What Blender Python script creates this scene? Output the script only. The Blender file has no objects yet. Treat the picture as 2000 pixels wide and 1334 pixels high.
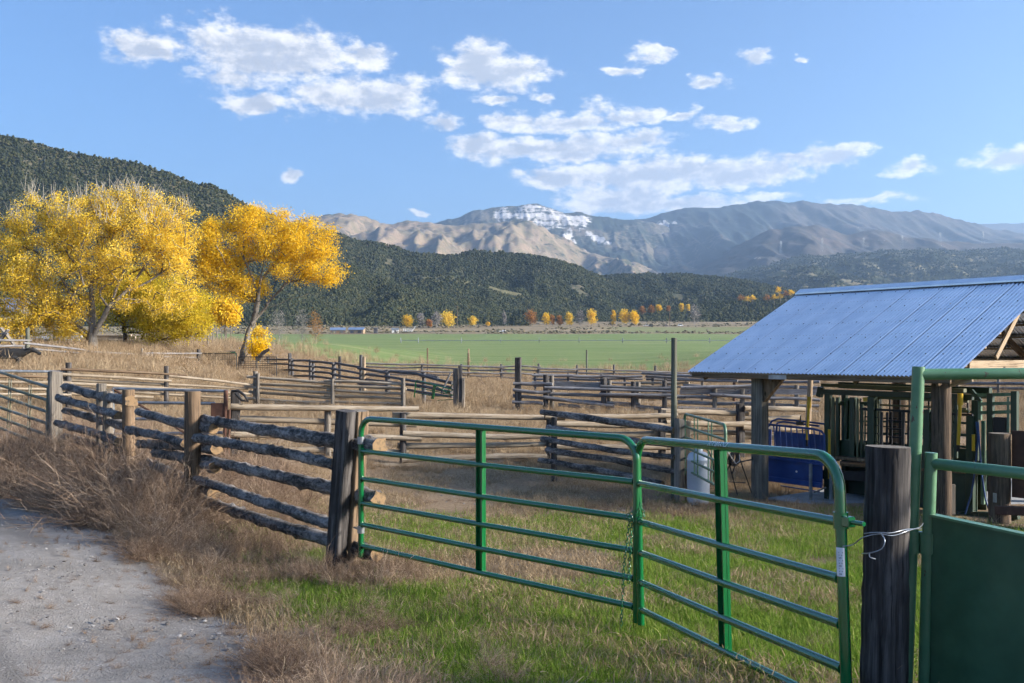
import bpy, bmesh, math, random
import numpy as np
from mathutils import Vector, Matrix, Quaternion
random.seed(7); rng = np.random.default_rng(7)
S = bpy.context.scene
COL = S.collection
R = math.radians

# ------------------------------------------------------------------ camera
FP, KD = 1800.0, 1800.0/1333.0          # focal length in photo pixels; depth factor
CAMZ, HOR = 2.0, 690.0                  # eye height, horizon row
cam = bpy.data.cameras.new('camera'); camo = bpy.data.objects.new('camera', cam); COL.objects.link(camo)
camo.location = (0, 0, CAMZ); camo.rotation_euler = (R(90), 0, 0)
cam.sensor_width = 36; cam.lens = 36*FP/2000; cam.shift_y = (HOR-667)/2000
cam.clip_start = .05; cam.clip_end = 60000
S.camera = camo

# ------------------------------------------------------------------ light
SUN_AZ, SUN_EL = 102.0, 21.0             # degrees clockwise from +Y, elevation
sun = bpy.data.lights.new('sun', 'SUN'); suno = bpy.data.objects.new('sun', sun); COL.objects.link(suno)
sun.energy = 4.8; sun.angle = R(12); sun.color = (1.0, .92, .81)
sd = Vector((math.sin(R(SUN_AZ))*math.cos(R(SUN_EL)), math.cos(R(SUN_AZ))*math.cos(R(SUN_EL)), math.sin(R(SUN_EL))))
suno.rotation_euler = sd.to_track_quat('Z', 'Y').to_euler()
S.view_settings.view_transform = 'Standard'; S.view_settings.look = 'None'
S.view_settings.gamma = 1; S.view_settings.exposure = 1.6
S.cycles.use_denoising = True
S.cycles.use_adaptive_sampling = True; S.cycles.adaptive_threshold = .026; S.cycles.adaptive_min_samples = 16
S.cycles.max_bounces = 5; S.cycles.diffuse_bounces = 2; S.cycles.glossy_bounces = 2
S.cycles.transmission_bounces = 3; S.cycles.volume_bounces = 0; S.cycles.transparent_max_bounces = 6
S.cycles.caustics_reflective = False; S.cycles.caustics_refractive = False
S.cycles.sample_clamp_indirect = 4
W = bpy.data.worlds.new('World'); S.world = W; W.use_nodes = True

class NT:
    def __init__(s, nt): s.nt = nt; s.nt.nodes.clear()
    def n(s, t, ins=None, **kw):
        nd = s.nt.nodes.new(t)
        for k, v in kw.items(): setattr(nd, k, v)
        for k, v in (ins or {}).items():
            if hasattr(v, 'is_linked') or hasattr(v, 'links'): s.nt.links.new(v, nd.inputs[k])
            else: nd.inputs[k].default_value = v
        return nd
    def m(s, op, a, b=0.0, c=None, clamp=False):
        i = {0: a, 1: b}
        if c is not None: i[2] = c
        return s.n('ShaderNodeMath', i, operation=op, use_clamp=clamp).outputs[0]
    def v(s, op, a, b=None, out=0):
        i = {0: a}
        if b is not None: i[1] = b
        return s.n('ShaderNodeVectorMath', i, operation=op).outputs[out]
    def noise(s, vec, scale, detail=4, rough=.55, dist=0.0, out=0):
        return s.n('ShaderNodeTexNoise', {'Vector': vec, 'Scale': scale, 'Detail': detail, 'Roughness': rough, 'Distortion': dist}).outputs[out]
    def ramp(s, fac, stops, interp='LINEAR'):
        r = s.n('ShaderNodeValToRGB', {0: fac}); cr = r.color_ramp; cr.interpolation = interp
        while len(cr.elements) < len(stops): cr.elements.new(.5)
        for e, (p, c) in zip(cr.elements, stops): e.position = p; e.color = (*c, 1) if len(c) == 3 else c
        return r.outputs[0]
    def smooth(s, x, a, b):
        return s.n('ShaderNodeMapRange', {0: x, 1: a, 2: b, 3: 0.0, 4: 1.0}, interpolation_type='SMOOTHSTEP').outputs[0]
    def mix(s, f, a, b, blend='MIX'):
        nd = s.n('ShaderNodeMix', data_type='RGBA', blend_type=blend)
        for k, val in ((0, f), (6, a), (7, b)):
            if hasattr(val, 'links'): s.nt.links.new(val, nd.inputs[k])
            else: nd.inputs[k].default_value = val if k == 0 else ((*val, 1) if len(val) == 3 else val)
        return nd.outputs[2]

# sky with clouds: positions given as directions (azimuth, elevation) on the dome
CLOUDS = [  # photo column, row, half width, half height, strength
 (270,92,64,28,1.0),(450,80,120,36,1.05),(530,112,150,42,1.1),(605,96,70,34,1.0),(705,108,48,21,.95),(440,142,60,28,.75),
 (490,203,60,23,1.0),(645,200,90,30,1.0),(735,186,110,40,1.1),
 (930,125,70,38,1.1),(1000,143,95,32,1.1),
 (875,243,40,15,1.0),(975,192,38,9,.9),(1250,108,42,12,.95),(1215,140,32,11,.9),
 (1385,162,34,12,.95),(1475,112,32,11,.9),(1560,117,13,6,.8),(1078,192,24,9,.75),(1180,212,36,14,.6),
 (1010,238,46,18,1.0),(1115,242,110,21,1.15),(1240,230,48,17,.95),(1325,230,46,11,.9),(1418,236,44,12,.95),
 (945,284,60,19,1.15),(1080,292,150,21,1.35),(1230,280,75,17,1.0),
 (1100,346,85,20,1.2),(1260,342,195,33,1.4),(1440,338,118,30,1.3),(1630,302,54,19,1.0),(1560,314,70,12,.85),
 (1200,392,115,27,1.35),(1330,398,135,16,1.2),
 (1775,330,46,14,1.0),(1965,312,70,18,1.05),(1700,392,72,10,.8),(1500,392,60,9,.7),(573,342,24,14,1.0),(822,424,15,8,.85),(800,155,36,12,.5)]
def build_world():
    T = NT(W.node_tree); G = T
    tc = T.n('ShaderNodeTexCoord').outputs['Generated']
    sp = T.n('ShaderNodeSeparateXYZ', {0: tc})
    az = T.m('ARCTAN2', sp.outputs[0], sp.outputs[1]); el = T.m('ARCSINE', sp.outputs[2])
    P = T.n('ShaderNodeCombineXYZ', {0: az, 1: el, 2: 0.0}).outputs[0]
    st = G.v('MULTIPLY', P, (1.0, 1.9, 1.0))
    w1 = G.n('ShaderNodeTexNoise', {'Vector': st, 'Scale': 11.0, 'Detail': 4.0, 'Roughness': .62}, noise_dimensions='2D').outputs[1]
    Q = G.v('ADD', P, G.v('MULTIPLY', G.v('SUBTRACT', w1, (.5, .5, .5)), (.075, .038, 0.0)))
    acc = None
    for (cx, cy, hw, hh, st_) in CLOUDS:
        a = math.atan((cx-1000)/FP); e = math.atan((HOR-cy)/FP*math.cos(a)); k = math.cos(a)**2
        sx, sy = 1/(hw/FP*k*1.25), 1/(hh/FP*1.25)
        q = G.n('ShaderNodeVectorMath', {0: Q, 1: (sx, sy, 0), 2: (-a*sx, -e*sy, 0)}, operation='MULTIPLY_ADD').outputs[0]
        b = G.m('MULTIPLY_ADD', G.v('LENGTH', q, out=1), -st_, st_)
        acc = b if acc is None else G.m('MAXIMUM', acc, b)
    def fb(off):
        return G.n('ShaderNodeTexNoise', {'Vector': G.v('ADD', st, off), 'Scale': 34.0, 'Detail': 6.0, 'Roughness': .66}, noise_dimensions='2D').outputs[0]
    f0 = fb((0, 0, 0)); f1 = fb((.012, .016, 0))
    D = G.m('ADD', acc, G.m('MULTIPLY_ADD', f0, 1.5, -.82))
    alpha = T.smooth(D, -.14, .52)
    emb = T.m('MULTIPLY', T.m('SUBTRACT', f1, f0), 2.2)
    shade = T.smooth(T.m('ADD', T.m('MULTIPLY', acc, .9), T.m('ADD', T.m('MULTIPLY', emb, .7), T.m('MULTIPLY', G.n('ShaderNodeTexNoise', {'Vector': st, 'Scale': 8.0, 'Detail': 2.0}, noise_dimensions='2D').outputs[0], .9))), .36, 1.40)
    ccol = T.mix(shade, CLOUD_LIT, CLOUD_SHADE)
    sky = T.n('ShaderNodeTexSky', sky_type='NISHITA', sun_disc=False, sun_elevation=R(SUN_EL), sun_rotation=R(SUN_AZ),
              altitude=0, air_density=1.0, dust_density=1.6, ozone_density=6.5).outputs[0]
    out = T.mix(T.m('MULTIPLY', alpha, .96), sky, ccol)
    bg = T.n('ShaderNodeBackground', {0: out, 1: SKY_STRENGTH})
    T.n('ShaderNodeOutputWorld', {0: bg.outputs[0]})
    W.cycles.sampling_method = 'NONE'
CLOUD_LIT, CLOUD_SHADE = (5.8, 5.65, 5.4), (2.7, 2.9, 3.3)
SKY_STRENGTH = 0.080
build_world()

# ------------------------------------------------------------------ numbers
def fract_hash(ix, iy, seed):
    n = (ix.astype(np.int64)*374761393 + iy.astype(np.int64)*668265263 + seed*1442695041) & 0x7fffffff
    n = (n ^ (n >> 13))*1274126177 & 0x7fffffff
    return ((n ^ (n >> 16)) & 0xffff)/65535.0
def vnoise(x, y, seed=0):
    x = np.asarray(x, float); y = np.asarray(y, float)
    ix = np.floor(x).astype(np.int64); iy = np.floor(y).astype(np.int64)
    fx = x-ix; fy = y-iy; fx = fx*fx*(3-2*fx); fy = fy*fy*(3-2*fy)
    a = fract_hash(ix, iy, seed); b = fract_hash(ix+1, iy, seed); c = fract_hash(ix, iy+1, seed); d = fract_hash(ix+1, iy+1, seed)
    return (a*(1-fx)+b*fx)*(1-fy)+(c*(1-fx)+d*fx)*fy
def fbm(x, y, oct=4, seed=0):
    s = 0; a = .5; t = 0
    for o in range(oct):
        s = s+a*vnoise(np.asarray(x)*2**o+o*17.3, np.asarray(y)*2**o-o*9.1, seed+o); t += a; a *= .5
    return s/t
def ridged(x, y, oct=4, seed=0):
    s = 0; a = .5; t = 0
    for o in range(oct):
        s = s+a*(1-np.abs(2*vnoise(np.asarray(x)*2**o+o*7.7, np.asarray(y)*2**o+o*3.9, seed+o)-1)); t += a; a *= .5
    return s/t
def sstep(a, b, x):
    t = np.clip((np.asarray(x, float)-a)/(b-a), 0, 1); return t*t*(3-2*t)
PD = np.array([-60, 2.5, 3.3, 5, 6.6, 9, 12, 16, 25, 30, 45, 58, 75, 100, 150, 250, 350, 500, 700, 900, 1400, 9000.])
PZ = np.array([-1.7, -1.72, -1.8, -2.05, -2.17, -2.4, -2.57, -2.65, -2.6, -2.47, -2.38, -2.2, -1.8, -1.1, 0, 3.4, 7.9, 15.7, 32.5, 48, 75, 130.])
def gz(x, y):
    x = np.asarray(x, float); d = np.asarray(y, float)/KD
    z = np.interp(d, PD, PZ)+CAMZ
    z = z+.28*sstep(-2.3, -4.6, x)*sstep(3, 7, d)*(1-sstep(18, 24, d))
    z = z+2.8*sstep(-7, -30, x)*sstep(22, 46, d)*(1-sstep(90, 170, d))
    z = z+1.6*sstep(14, 40, x)*sstep(14, 40, d)*(1-sstep(90, 170, d))
    return z
def gzf(x, y): return float(gz(x, y))
def P(px, py, d): return Vector(((px-1000)/1333*d, d*KD, CAMZ-(py-HOR)/1333*d))
def G(px, d, up=0.0):
    x, y = (px-1000)/1333*d, d*KD
    return Vector((x, y, gzf(x, y)+up))
def hit(px, py):
    ds = np.geomspace(2.2, 900, 4000); xs = (px-1000)/1333*ds; ys = ds*KD
    rz = CAMZ-(py-HOR)/1333*ds; m_ = rz <= gz(xs, ys); i = int(np.argmax(m_)) if m_.any() else len(ds)-1
    return Vector((xs[i], ys[i], gzf(xs[i], ys[i])))

# ------------------------------------------------------------------ object helpers
def link(o, parent=None):
    COL.objects.link(o)
    if parent is not None: o.parent = parent
    return o
def tag(o, label=None, cat=None, group=None, kind=None):
    if label: o['label'] = label
    if cat: o['category'] = cat
    if group: o['group'] = group
    if kind: o['kind'] = kind
    return o
def thing(name, label, cat, loc=(0, 0, 0), rotz=0.0, group=None, parent=None):
    o = bpy.data.objects.new(name, None); o.empty_display_size = .2
    o.location = loc; o.rotation_euler = (0, 0, rotz); link(o, parent)
    return tag(o, label, cat, group)
def obj(name, me, parent=None, loc=None, rot=None):
    o = bpy.data.objects.new(name, me); link(o, parent)
    if loc is not None: o.location = loc
    if rot is not None:
        o.rotation_mode = 'QUATERNION'; o.rotation_quaternion = rot
    return o
class MB:
    def __init__(s): s.V = []; s.F = []; s.M = []; s.SM = []
    def add(s, vs, fs, mi=0, smooth=True):
        b = len(s.V); s.V.extend([tuple(v) for v in vs])
        for f in fs: s.F.append(tuple(i+b for i in f)); s.M.append(mi); s.SM.append(smooth)
        return s
    def tube(s, pts, rad, sides=10, mi=0, cap=True, capmi=None, jit=None):
        pts = [Vector(p) for p in pts]; n = len(pts)
        if not hasattr(rad, '__len__'): rad = [rad]*n
        vs = []; fs = []; prev = None
        for i, p in enumerate(pts):
            t = (pts[min(i+1, n-1)]-pts[max(i-1, 0)]).normalized()
            if prev is None:
                a = Vector((0, 0, 1)) if abs(t.z) < .9 else Vector((1, 0, 0)); u = t.cross(a).normalized()
            else: u = (prev-t*prev.dot(t)).normalized()
            prev = u; w = t.cross(u)
            for k in range(sides):
                an = 2*math.pi*k/sides; rr = rad[i]*(jit(i, k) if jit else 1)
                vs.append(p+(u*math.cos(an)+w*math.sin(an))*rr)
        for i in range(n-1):
            for k in range(sides):
                k2 = (k+1) % sides; fs.append((i*sides+k, i*sides+k2, (i+1)*sides+k2, (i+1)*sides+k))
        s.add(vs, fs, mi)
        if cap:
            cm = mi if capmi is None else capmi
            s.add(vs[:sides], [tuple(range(sides))[::-1]], cm, False); s.add(vs[-sides:], [tuple(range(sides))], cm, False)
        return s
    def box(s, lo, hi, mi=0, M=None, bev=0.0):
        x0, y0, z0 = lo; x1, y1, z1 = hi
        if bev <= 0:
            vs = [Vector(p) for p in ((x0,y0,z0),(x1,y0,z0),(x1,y1,z0),(x0,y1,z0),(x0,y0,z1),(x1,y0,z1),(x1,y1,z1),(x0,y1,z1))]
            fs = [(0,3,2,1),(4,5,6,7),(0,1,5,4),(1,2,6,5),(2,3,7,6),(3,0,4,7)]
        else:
            bm = bmesh.new(); bmesh.ops.create_cube(bm, size=1)
            for v in bm.verts: v.co = Vector(((x0+x1)/2+v.co.x*(x1-x0), (y0+y1)/2+v.co.y*(y1-y0), (z0+z1)/2+v.co.z*(z1-z0)))
            bmesh.ops.bevel(bm, geom=bm.edges[:], offset=bev, segments=1, affect='EDGES')
            bm.verts.index_update(); vs = [v.co.copy() for v in bm.verts]; fs = [tuple(v.index for v in f.verts) for f in bm.faces]; bm.free()
        if M is not None: vs = [M @ v for v in vs]
        return s.add(vs, fs, mi, False)
    def beam(s, a, b, w, h, mi=0):
        a = Vector(a); b = Vector(b); L = (b-a).length
        q = (b-a).to_track_quat('X', 'Z').to_matrix().to_4x4(); q.translation = a
        return s.box((0, -w/2, -h/2), (L, w/2, h/2), mi, q)
    def mesh(s, name, mats):
        me = bpy.data.meshes.new(name); me.from_pydata(s.V, [], s.F)
        for m in (mats if isinstance(mats, (list, tuple)) else [mats]): me.materials.append(m)
        me.polygons.foreach_set('material_index', s.M); me.polygons.foreach_set('use_smooth', s.SM); me.update()
        return me
    def build(s, name, mats, parent=None, loc=None, rot=None): return obj(name, s.mesh(name, mats), parent, loc, rot)
def np_mesh(name, V, F, mats, mi=None, smooth=False):
    me = bpy.data.meshes.new(name); F = np.asarray(F, np.int32); k = F.shape[1]
    me.vertices.add(len(V)); me.vertices.foreach_set('co', np.asarray(V, np.float32).ravel())
    me.loops.add(F.size); me.loops.foreach_set('vertex_index', F.ravel())
    me.polygons.add(len(F)); me.polygons.foreach_set('loop_start', np.arange(0, F.size, k, dtype=np.int32))
    for m in (mats if isinstance(mats, (list, tuple)) else [mats]): me.materials.append(m)
    if mi is not None: me.polygons.foreach_set('material_index', np.asarray(mi, np.int32))
    me.update(calc_edges=True); me.polygons.foreach_set('use_smooth', np.full(len(F), smooth))
    me.validate(); return me
def attr(me, name, vals):
    a = me.attributes.new(name, 'FLOAT', 'POINT'); a.data.foreach_set('value', np.asarray(vals, np.float32))
def scatter(name, pts, rots, scl, idx, protos):
    """one object of uncountable small pieces: instances of unlinked prototypes on its vertices"""
    me = bpy.data.meshes.new(name); me.vertices.add(len(pts)); me.vertices.foreach_set('co', np.asarray(pts, np.float32).ravel())
    a = me.attributes.new('rot', 'FLOAT_VECTOR', 'POINT'); a.data.foreach_set('vector', np.asarray(rots, np.float32).ravel())
    a = me.attributes.new('scl', 'FLOAT_VECTOR', 'POINT'); a.data.foreach_set('vector', np.asarray(scl, np.float32).ravel())
    a = me.attributes.new('idx', 'INT', 'POINT'); a.data.foreach_set('value', np.asarray(idx, np.int32))
    o = obj(name, me); tag(o, kind='stuff')
    c = bpy.data.collections.new(name+'_pieces')
    for i, p in enumerate(protos): c.objects.link(bpy.data.objects.new('%s_piece_%02d' % (name, i), p))
    g = bpy.data.node_groups.new(name+'_nodes', 'GeometryNodeTree'); N = NT(g)
    g.interface.new_socket('Geometry', in_out='INPUT', socket_type='NodeSocketGeometry')
    g.interface.new_socket('Geometry', in_out='OUTPUT', socket_type='NodeSocketGeometry')
    gi = N.n('NodeGroupInput')
    ci = N.n('GeometryNodeCollectionInfo', {'Separate Children': True, 'Reset Children': True}); ci.inputs['Collection'].default_value = c
    def na(nm, t): return N.n('GeometryNodeInputNamedAttribute', {'Name': nm}, data_type=t).outputs[0]
    e = N.n('FunctionNodeEulerToRotation', {0: na('rot', 'FLOAT_VECTOR')}).outputs[0]
    ip = N.n('GeometryNodeInstanceOnPoints', {'Points': gi.outputs[0], 'Instance': ci.outputs[0], 'Pick Instance': True,
             'Instance Index': na('idx', 'INT'), 'Rotation': e, 'Scale': na('scl', 'FLOAT_VECTOR')})
    N.n('NodeGroupOutput', {0: ip.outputs[0]})
    md = o.modifiers.new('pieces', 'NODES'); md.node_group = g
    return o
# ------------------------------------------------------------------ materials
def mat(name, fn):
    m = bpy.data.materials.new(name); m.use_nodes = True; T = NT(m.node_tree)
    sh = fn(T); T.n('ShaderNodeOutputMaterial', {0: sh}); return m
def pbr(T, col, rough=.8, metal=0.0, bump=None, bstr=.4, bdist=.02, coat=0.0, spec=.5):
    i = {'Base Color': col if hasattr(col, 'links') else (*col, 1), 'Roughness': rough, 'Metallic': metal, 'Coat Weight': coat, 'Specular IOR Level': spec}
    if bump is not None:
        i['Normal'] = T.n('ShaderNodeBump', {'Height': bump, 'Strength': bstr, 'Distance': bdist}).outputs[0]
    return T.n('ShaderNodeBsdfPrincipled', i).outputs[0]
def OC(T): return T.n('ShaderNodeTexCoord').outputs['Object']
def RND(T): return T.n('ShaderNodeObjectInfo').outputs['Random']
def POS(T): return T.n('ShaderNodeNewGeometry').outputs['Position']
def ATT(T, nm): return T.n('ShaderNodeAttribute', attribute_name=nm).outputs['Fac']
def rvec(T):
    r = RND(T); return T.v('ADD', OC(T), T.n('ShaderNodeCombineXYZ', {0: T.m('MULTIPLY', r, 37.), 1: T.m('MULTIPLY', r, 91.), 2: T.m('MULTIPLY', r, 53.)}).outputs[0])
def wood(dark, mid, light, grain=22., along=1.1, patch=3.0, bstr=.5, rough=.85, knots=True):
    def fn(T):
        v = rvec(T)
        st = T.v('MULTIPLY', v, (grain, grain, along))
        n1 = T.noise(st, 1.6, 6, .68, .4)
        n2 = T.noise(T.v('MULTIPLY', v, (patch, patch, patch*.45)), 1.0, 4, .6)
        f = T.m('ADD', T.m('MULTIPLY', n1, .72), T.m('MULTIPLY', n2, .38))
        c = T.ramp(f, [(.34, dark), (.52, mid), (.70, light)])
        n3 = T.noise(T.v('MULTIPLY', v, (grain*3.2, grain*3.2, along*1.6)), 1.0, 4, .65, .3)
        c = T.mix(T.m('MULTIPLY', T.smooth(n3, .46, .36), .8), c, tuple(x*.45 for x in dark))
        c = T.mix(T.m('MULTIPLY', T.smooth(n3, .58, .72), .35), c, light)
        if knots:
            vo = T.n('ShaderNodeTexVoronoi', {'Vector': T.v('MULTIPLY', v, (5, 5, 2.2)), 'Scale': 1.0}).outputs['Distance']
            c = T.mix(T.m('SUBTRACT', 1.0, T.smooth(vo, .05, .14)), c, tuple(x*.35 for x in dark))
        c = T.mix(T.m('MULTIPLY', RND(T), .28), c, dark)
        return pbr(T, c, rough, bump=n1, bstr=bstr, bdist=.012, spec=.25)
    return fn
def bark(T):
    v = rvec(T)
    n1 = T.noise(T.v('MULTIPLY', v, (26, 26, 15)), 1.0, 6, .7, .8)
    n2 = T.noise(T.v('MULTIPLY', v, (5, 5, 2.0)), 1.0, 5, .65)
    f = T.m('ADD', T.m('MULTIPLY', n1, .55), T.m('MULTIPLY', n2, .52))
    c = T.ramp(f, [(.38, (.018, .016, .015)), (.47, (.06, .055, .05)), (.55, (.175, .155, .14)), (.64, (.36, .325, .295)), (.8, (.30, .23, .17))])
    return pbr(T, c, .9, bump=n1, bstr=.9, bdist=.02, spec=.2)
def cut_end(T):
    v = rvec(T); o = OC(T)
    sp = T.n('ShaderNodeSeparateXYZ', {0: o})
    r = T.m('SQRT', T.m('ADD', T.m('MULTIPLY', sp.outputs[0], sp.outputs[0]), T.m('MULTIPLY', sp.outputs[1], sp.outputs[1])))
    w = T.m('SINE', T.m('ADD', T.m('MULTIPLY', r, 900.), T.m('MULTIPLY', T.noise(v, 30., 3), 9.)))
    c = T.mix(T.smooth(w, -1, 1), (.20, .125, .065), (.30, .20, .11))
    c = T.mix(T.smooth(T.noise(v, 18., 4), .45, .65), c, (.10, .075, .05))
    return pbr(T, c, .85, spec=.2)
def paint(base, rust=0.0, rough=.3, coat=.6, dirt=(.12, .09, .06), faded=None, dust=.15):
    def fn(T):
        v = rvec(T)
        c = base
        n = T.noise(v, 3.0, 5, .6)
        if faded: c = T.mix(T.smooth(n, .35, .68), base, faded)
        else: c = T.mix(T.m('MULTIPLY', T.smooth(n, .45, .8), dust), base, dirt)
        ro = T.m('ADD', T.m('MULTIPLY', T.noise(v, 14., 4), .25), rough-.1)
        if rust > 0:
            rn = T.noise(T.v('MULTIPLY', v, (1, 1, .6)), 16., 6, .72)
            f = T.smooth(rn, .72-rust*.2, .76-rust*.2)
            c = T.mix(f, c, (.085, .05, .04)); ro = T.m('ADD', ro, T.m('MULTIPLY', f, .4))
        return pbr(T, c, ro, coat=coat, bump=T.noise(v, 40., 3), bstr=.05, bdist=.003)
    return fn
def plain(col, rough=.7, metal=0.0, var=.35, scale=6.0):
    def fn(T):
        v = rvec(T); n = T.noise(v, scale, 5, .62)
        c = T.mix(T.smooth(n, .3, .75), tuple(x*(1-var) for x in col), tuple(min(1, x*(1+var*.6)) for x in col))
        return pbr(T, c, rough, metal, bump=n, bstr=.2, bdist=.01)
    return fn
def leafy(a, b, c3, trans=.45):
    def fn(T):
        rn = T.n('ShaderNodeNewGeometry').outputs['Random Per Island']
        n = T.noise(POS(T), .55, 3)
        c = T.ramp(rn, [(0.0, a), (.5, b), (1.0, c3)])
        c = T.mix(T.smooth(n, .4, .62), T.mix(.45, c, a), c)  # noise-darkened patches paint shading into the leaf crowns
        d = T.n('ShaderNodeBsdfDiffuse', {0: c}).outputs[0]; t = T.n('ShaderNodeBsdfTranslucent', {0: c}).outputs[0]
        return T.n('ShaderNodeMixShader', {0: trans, 1: d, 2: t}).outputs[0]
    return fn
def blades(stops, trans=.3):
    def fn(T):
        rn = T.n('ShaderNodeNewGeometry').outputs['Random Per Island']
        f = T.m('ADD', T.m('MULTIPLY', rn, .55), T.m('MULTIPLY', RND(T), .45))
        c = T.ramp(f, stops)
        d = T.n('ShaderNodeBsdfDiffuse', {0: c}).outputs[0]; t = T.n('ShaderNodeBsdfTranslucent', {0: c}).outputs[0]
        return T.n('ShaderNodeMixShader', {0: trans, 1: d, 2: t}).outputs[0]
    return fn
M = {}
M['bark'] = mat('dark bark', bark)
M['cut'] = mat('cut log end', cut_end)
M['pale'] = mat('peeled pole', wood((.15, .115, .08), (.34, .27, .19), (.50, .42, .32), 16, 1.0))
M['greyrail'] = mat('weathered rail', wood((.075, .07, .07), (.20, .19, .19), (.36, .34, .33), 18, 1.0))
M['darkrail'] = mat('dark weathered rail', wood((.035, .034, .036), (.10, .098, .10), (.20, .19, .19), 18, 1.0))
M['brownpost'] = mat('brown post', wood((.055, .04, .028), (.17, .11, .065), (.31, .22, .14), 20, .9))
M['oldpole'] = mat('old round pole', wood((.03, .022, .016), (.10, .068, .046), (.22, .155, .105), 20, .9))
M['greypost'] = mat('grey post', wood((.07, .062, .055), (.18, .155, .125), (.30, .26, .21), 20, .9))
M['tie'] = mat('creosote tie', wood((.016, .014, .014), (.055, .049, .046), (.17, .155, .145), 16, .9, 4))
M['tan'] = mat('tan lumber', wood((.16, .11, .07), (.32, .235, .15), (.45, .35, .24), 20, .8))
M['oldlumber'] = mat('old lumber', wood((.10, .085, .07), (.22, .19, .155), (.36, .31, .25), 20, .8))
M['treatedpole'] = mat('treated pole', wood((.05, .052, .04), (.12, .125, .095), (.2, .2, .155), 20, .7, knots=False))
M['green'] = mat('bright green paint', paint((.004, .115, .032), 0, .17, 1.0, dust=.0))
M['oldgreen'] = mat('old green paint', paint((.055, .16, .075), .42, .42, .25, faded=(.10, .22, .115)))
M['sheetgreen'] = mat('dark green sheet', paint((.022, .08, .038), .12, .5, .1, faded=(.04, .115, .058)))
M['palegreen'] = mat('worn green pipe', paint((.03, .11, .05), .2, .4, .3, faded=(.14, .22, .14)))
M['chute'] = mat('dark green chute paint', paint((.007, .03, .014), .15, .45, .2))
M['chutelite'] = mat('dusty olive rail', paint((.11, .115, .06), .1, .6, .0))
M['blue'] = mat('blue paint', paint((.008, .038, .17), .3, .45, .2, faded=(.015, .06, .23)))
M['yellow'] = mat('yellow lever', paint((.62, .38, .01), .12, .4, .2))
M['greypipe'] = mat('grey steel pipe', plain((.27, .29, .31), .4, .4))
M['olivepipe'] = mat('olive steel pipe', paint((.10, .105, .055), .3, .5, .1, faded=(.2, .2, .17)))
M['rust'] = mat('rusty steel', plain((.10, .045, .028), .85))
M['steel'] = mat('galvanized wire', plain((.42, .44, .46), .35, .8))
M['darksteel'] = mat('dark steel', plain((.025, .026, .03), .5, .5))
M['tank'] = mat('grey tank paint', paint((.40, .43, .48), .22, .4, .2, faded=(.48, .51, .56)))
M['white'] = mat('white paint', plain((.75, .75, .73), .6, 0, .12))
M['sticker'] = mat('white sticker', plain((.74, .74, .76), .5, 0, .06))
M['ink'] = mat('sticker print', plain((.12, .12, .14), .6))
M['hose'] = mat('blue hose', plain((.02, .07, .2), .5))
M['black'] = mat('black rubber', plain((.012, .012, .013), .6))
M['hide'] = mat('black hide', plain((.013, .012, .012), .75, 0, .4, 9))
M['concrete'] = mat('concrete', plain((.33, .33, .33), .9, 0, .25, 3))
M['trunk'] = mat('cottonwood bark', wood((.07, .06, .05), (.17, .15, .125), (.30, .27, .23), 5, .8, 1.2, 1.0, knots=False))
M['twig'] = mat('pale twigs', plain((.36, .33, .28), .9, 0, .3))
M['darktrunk'] = mat('dark trunk', wood((.02, .016, .012), (.075, .058, .042), (.2, .15, .1), 5, .6, 1.0, 1.0, knots=False))
M['leafgold'] = mat('gold leaves', leafy((.74, .48, .035), (.88, .64, .08), (.94, .76, .20), .45))
M['leaforange'] = mat('orange gold leaves', leafy((.74, .45, .022), (.88, .60, .05), (.94, .72, .11), .45))
M['leaflime'] = mat('yellow green leaves', leafy((.48, .40, .035), (.74, .56, .05), (.86, .66, .09), .5))
M['leafbright'] = mat('bright yellow leaves', leafy((.80, .50, .01), (.90, .60, .02), (.95, .70, .06)))
M['leafrust'] = mat('rust leaves', leafy((.30, .13, .03), (.46, .22, .05), (.58, .32, .10)))
M['leafgrey'] = mat('bare grey twigs', leafy((.20, .18, .16), (.30, .27, .25), (.40, .37, .34), .2))
M['juniper'] = mat('juniper', blades([(0, (.012, .020, .014)), (.5, (.026, .035, .020)), (.85, (.052, .058, .030)), (1, (.095, .09, .045))], .12))
M['greengrass'] = mat('green grass', blades([(0, (.075, .14, .016)), (.45, (.15, .24, .035)), (.75, (.25, .32, .06)), (1, (.44, .39, .19))], .4))
M['drygrass'] = mat('dry grass', blades([(0, (.17, .115, .065)), (.5, (.32, .235, .14)), (1, (.50, .40, .27))], .3))
M['weed'] = mat('dry weed stems', blades([(0, (.085, .052, .036)), (.35, (.195, .13, .09)), (.7, (.36, .26, .18)), (1, (.60, .48, .36))], .3))
M['weedfar'] = mat('tawny dry weeds', blades([(0, (.18, .12, .07)), (.5, (.36, .26, .16)), (1, (.56, .45, .30))], .25))
def roofmat(T):
    v = rvec(T); n = T.noise(T.v('MULTIPLY', v, (3., .5, 3.)), 1., 5, .6); n2 = T.noise(v, 60., 3, .6)
    c = T.mix(T.smooth(n, .3, .7), (.70, .76, .83), (.87, .91, .96))
    ro = T.m('ADD', .24, T.m('MULTIPLY', n2, .12))
    return pbr(T, c, ro, .92, bump=n2, bstr=.03, bdist=.002)
M['roof'] = mat('galvalume roofing', roofmat)
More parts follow.
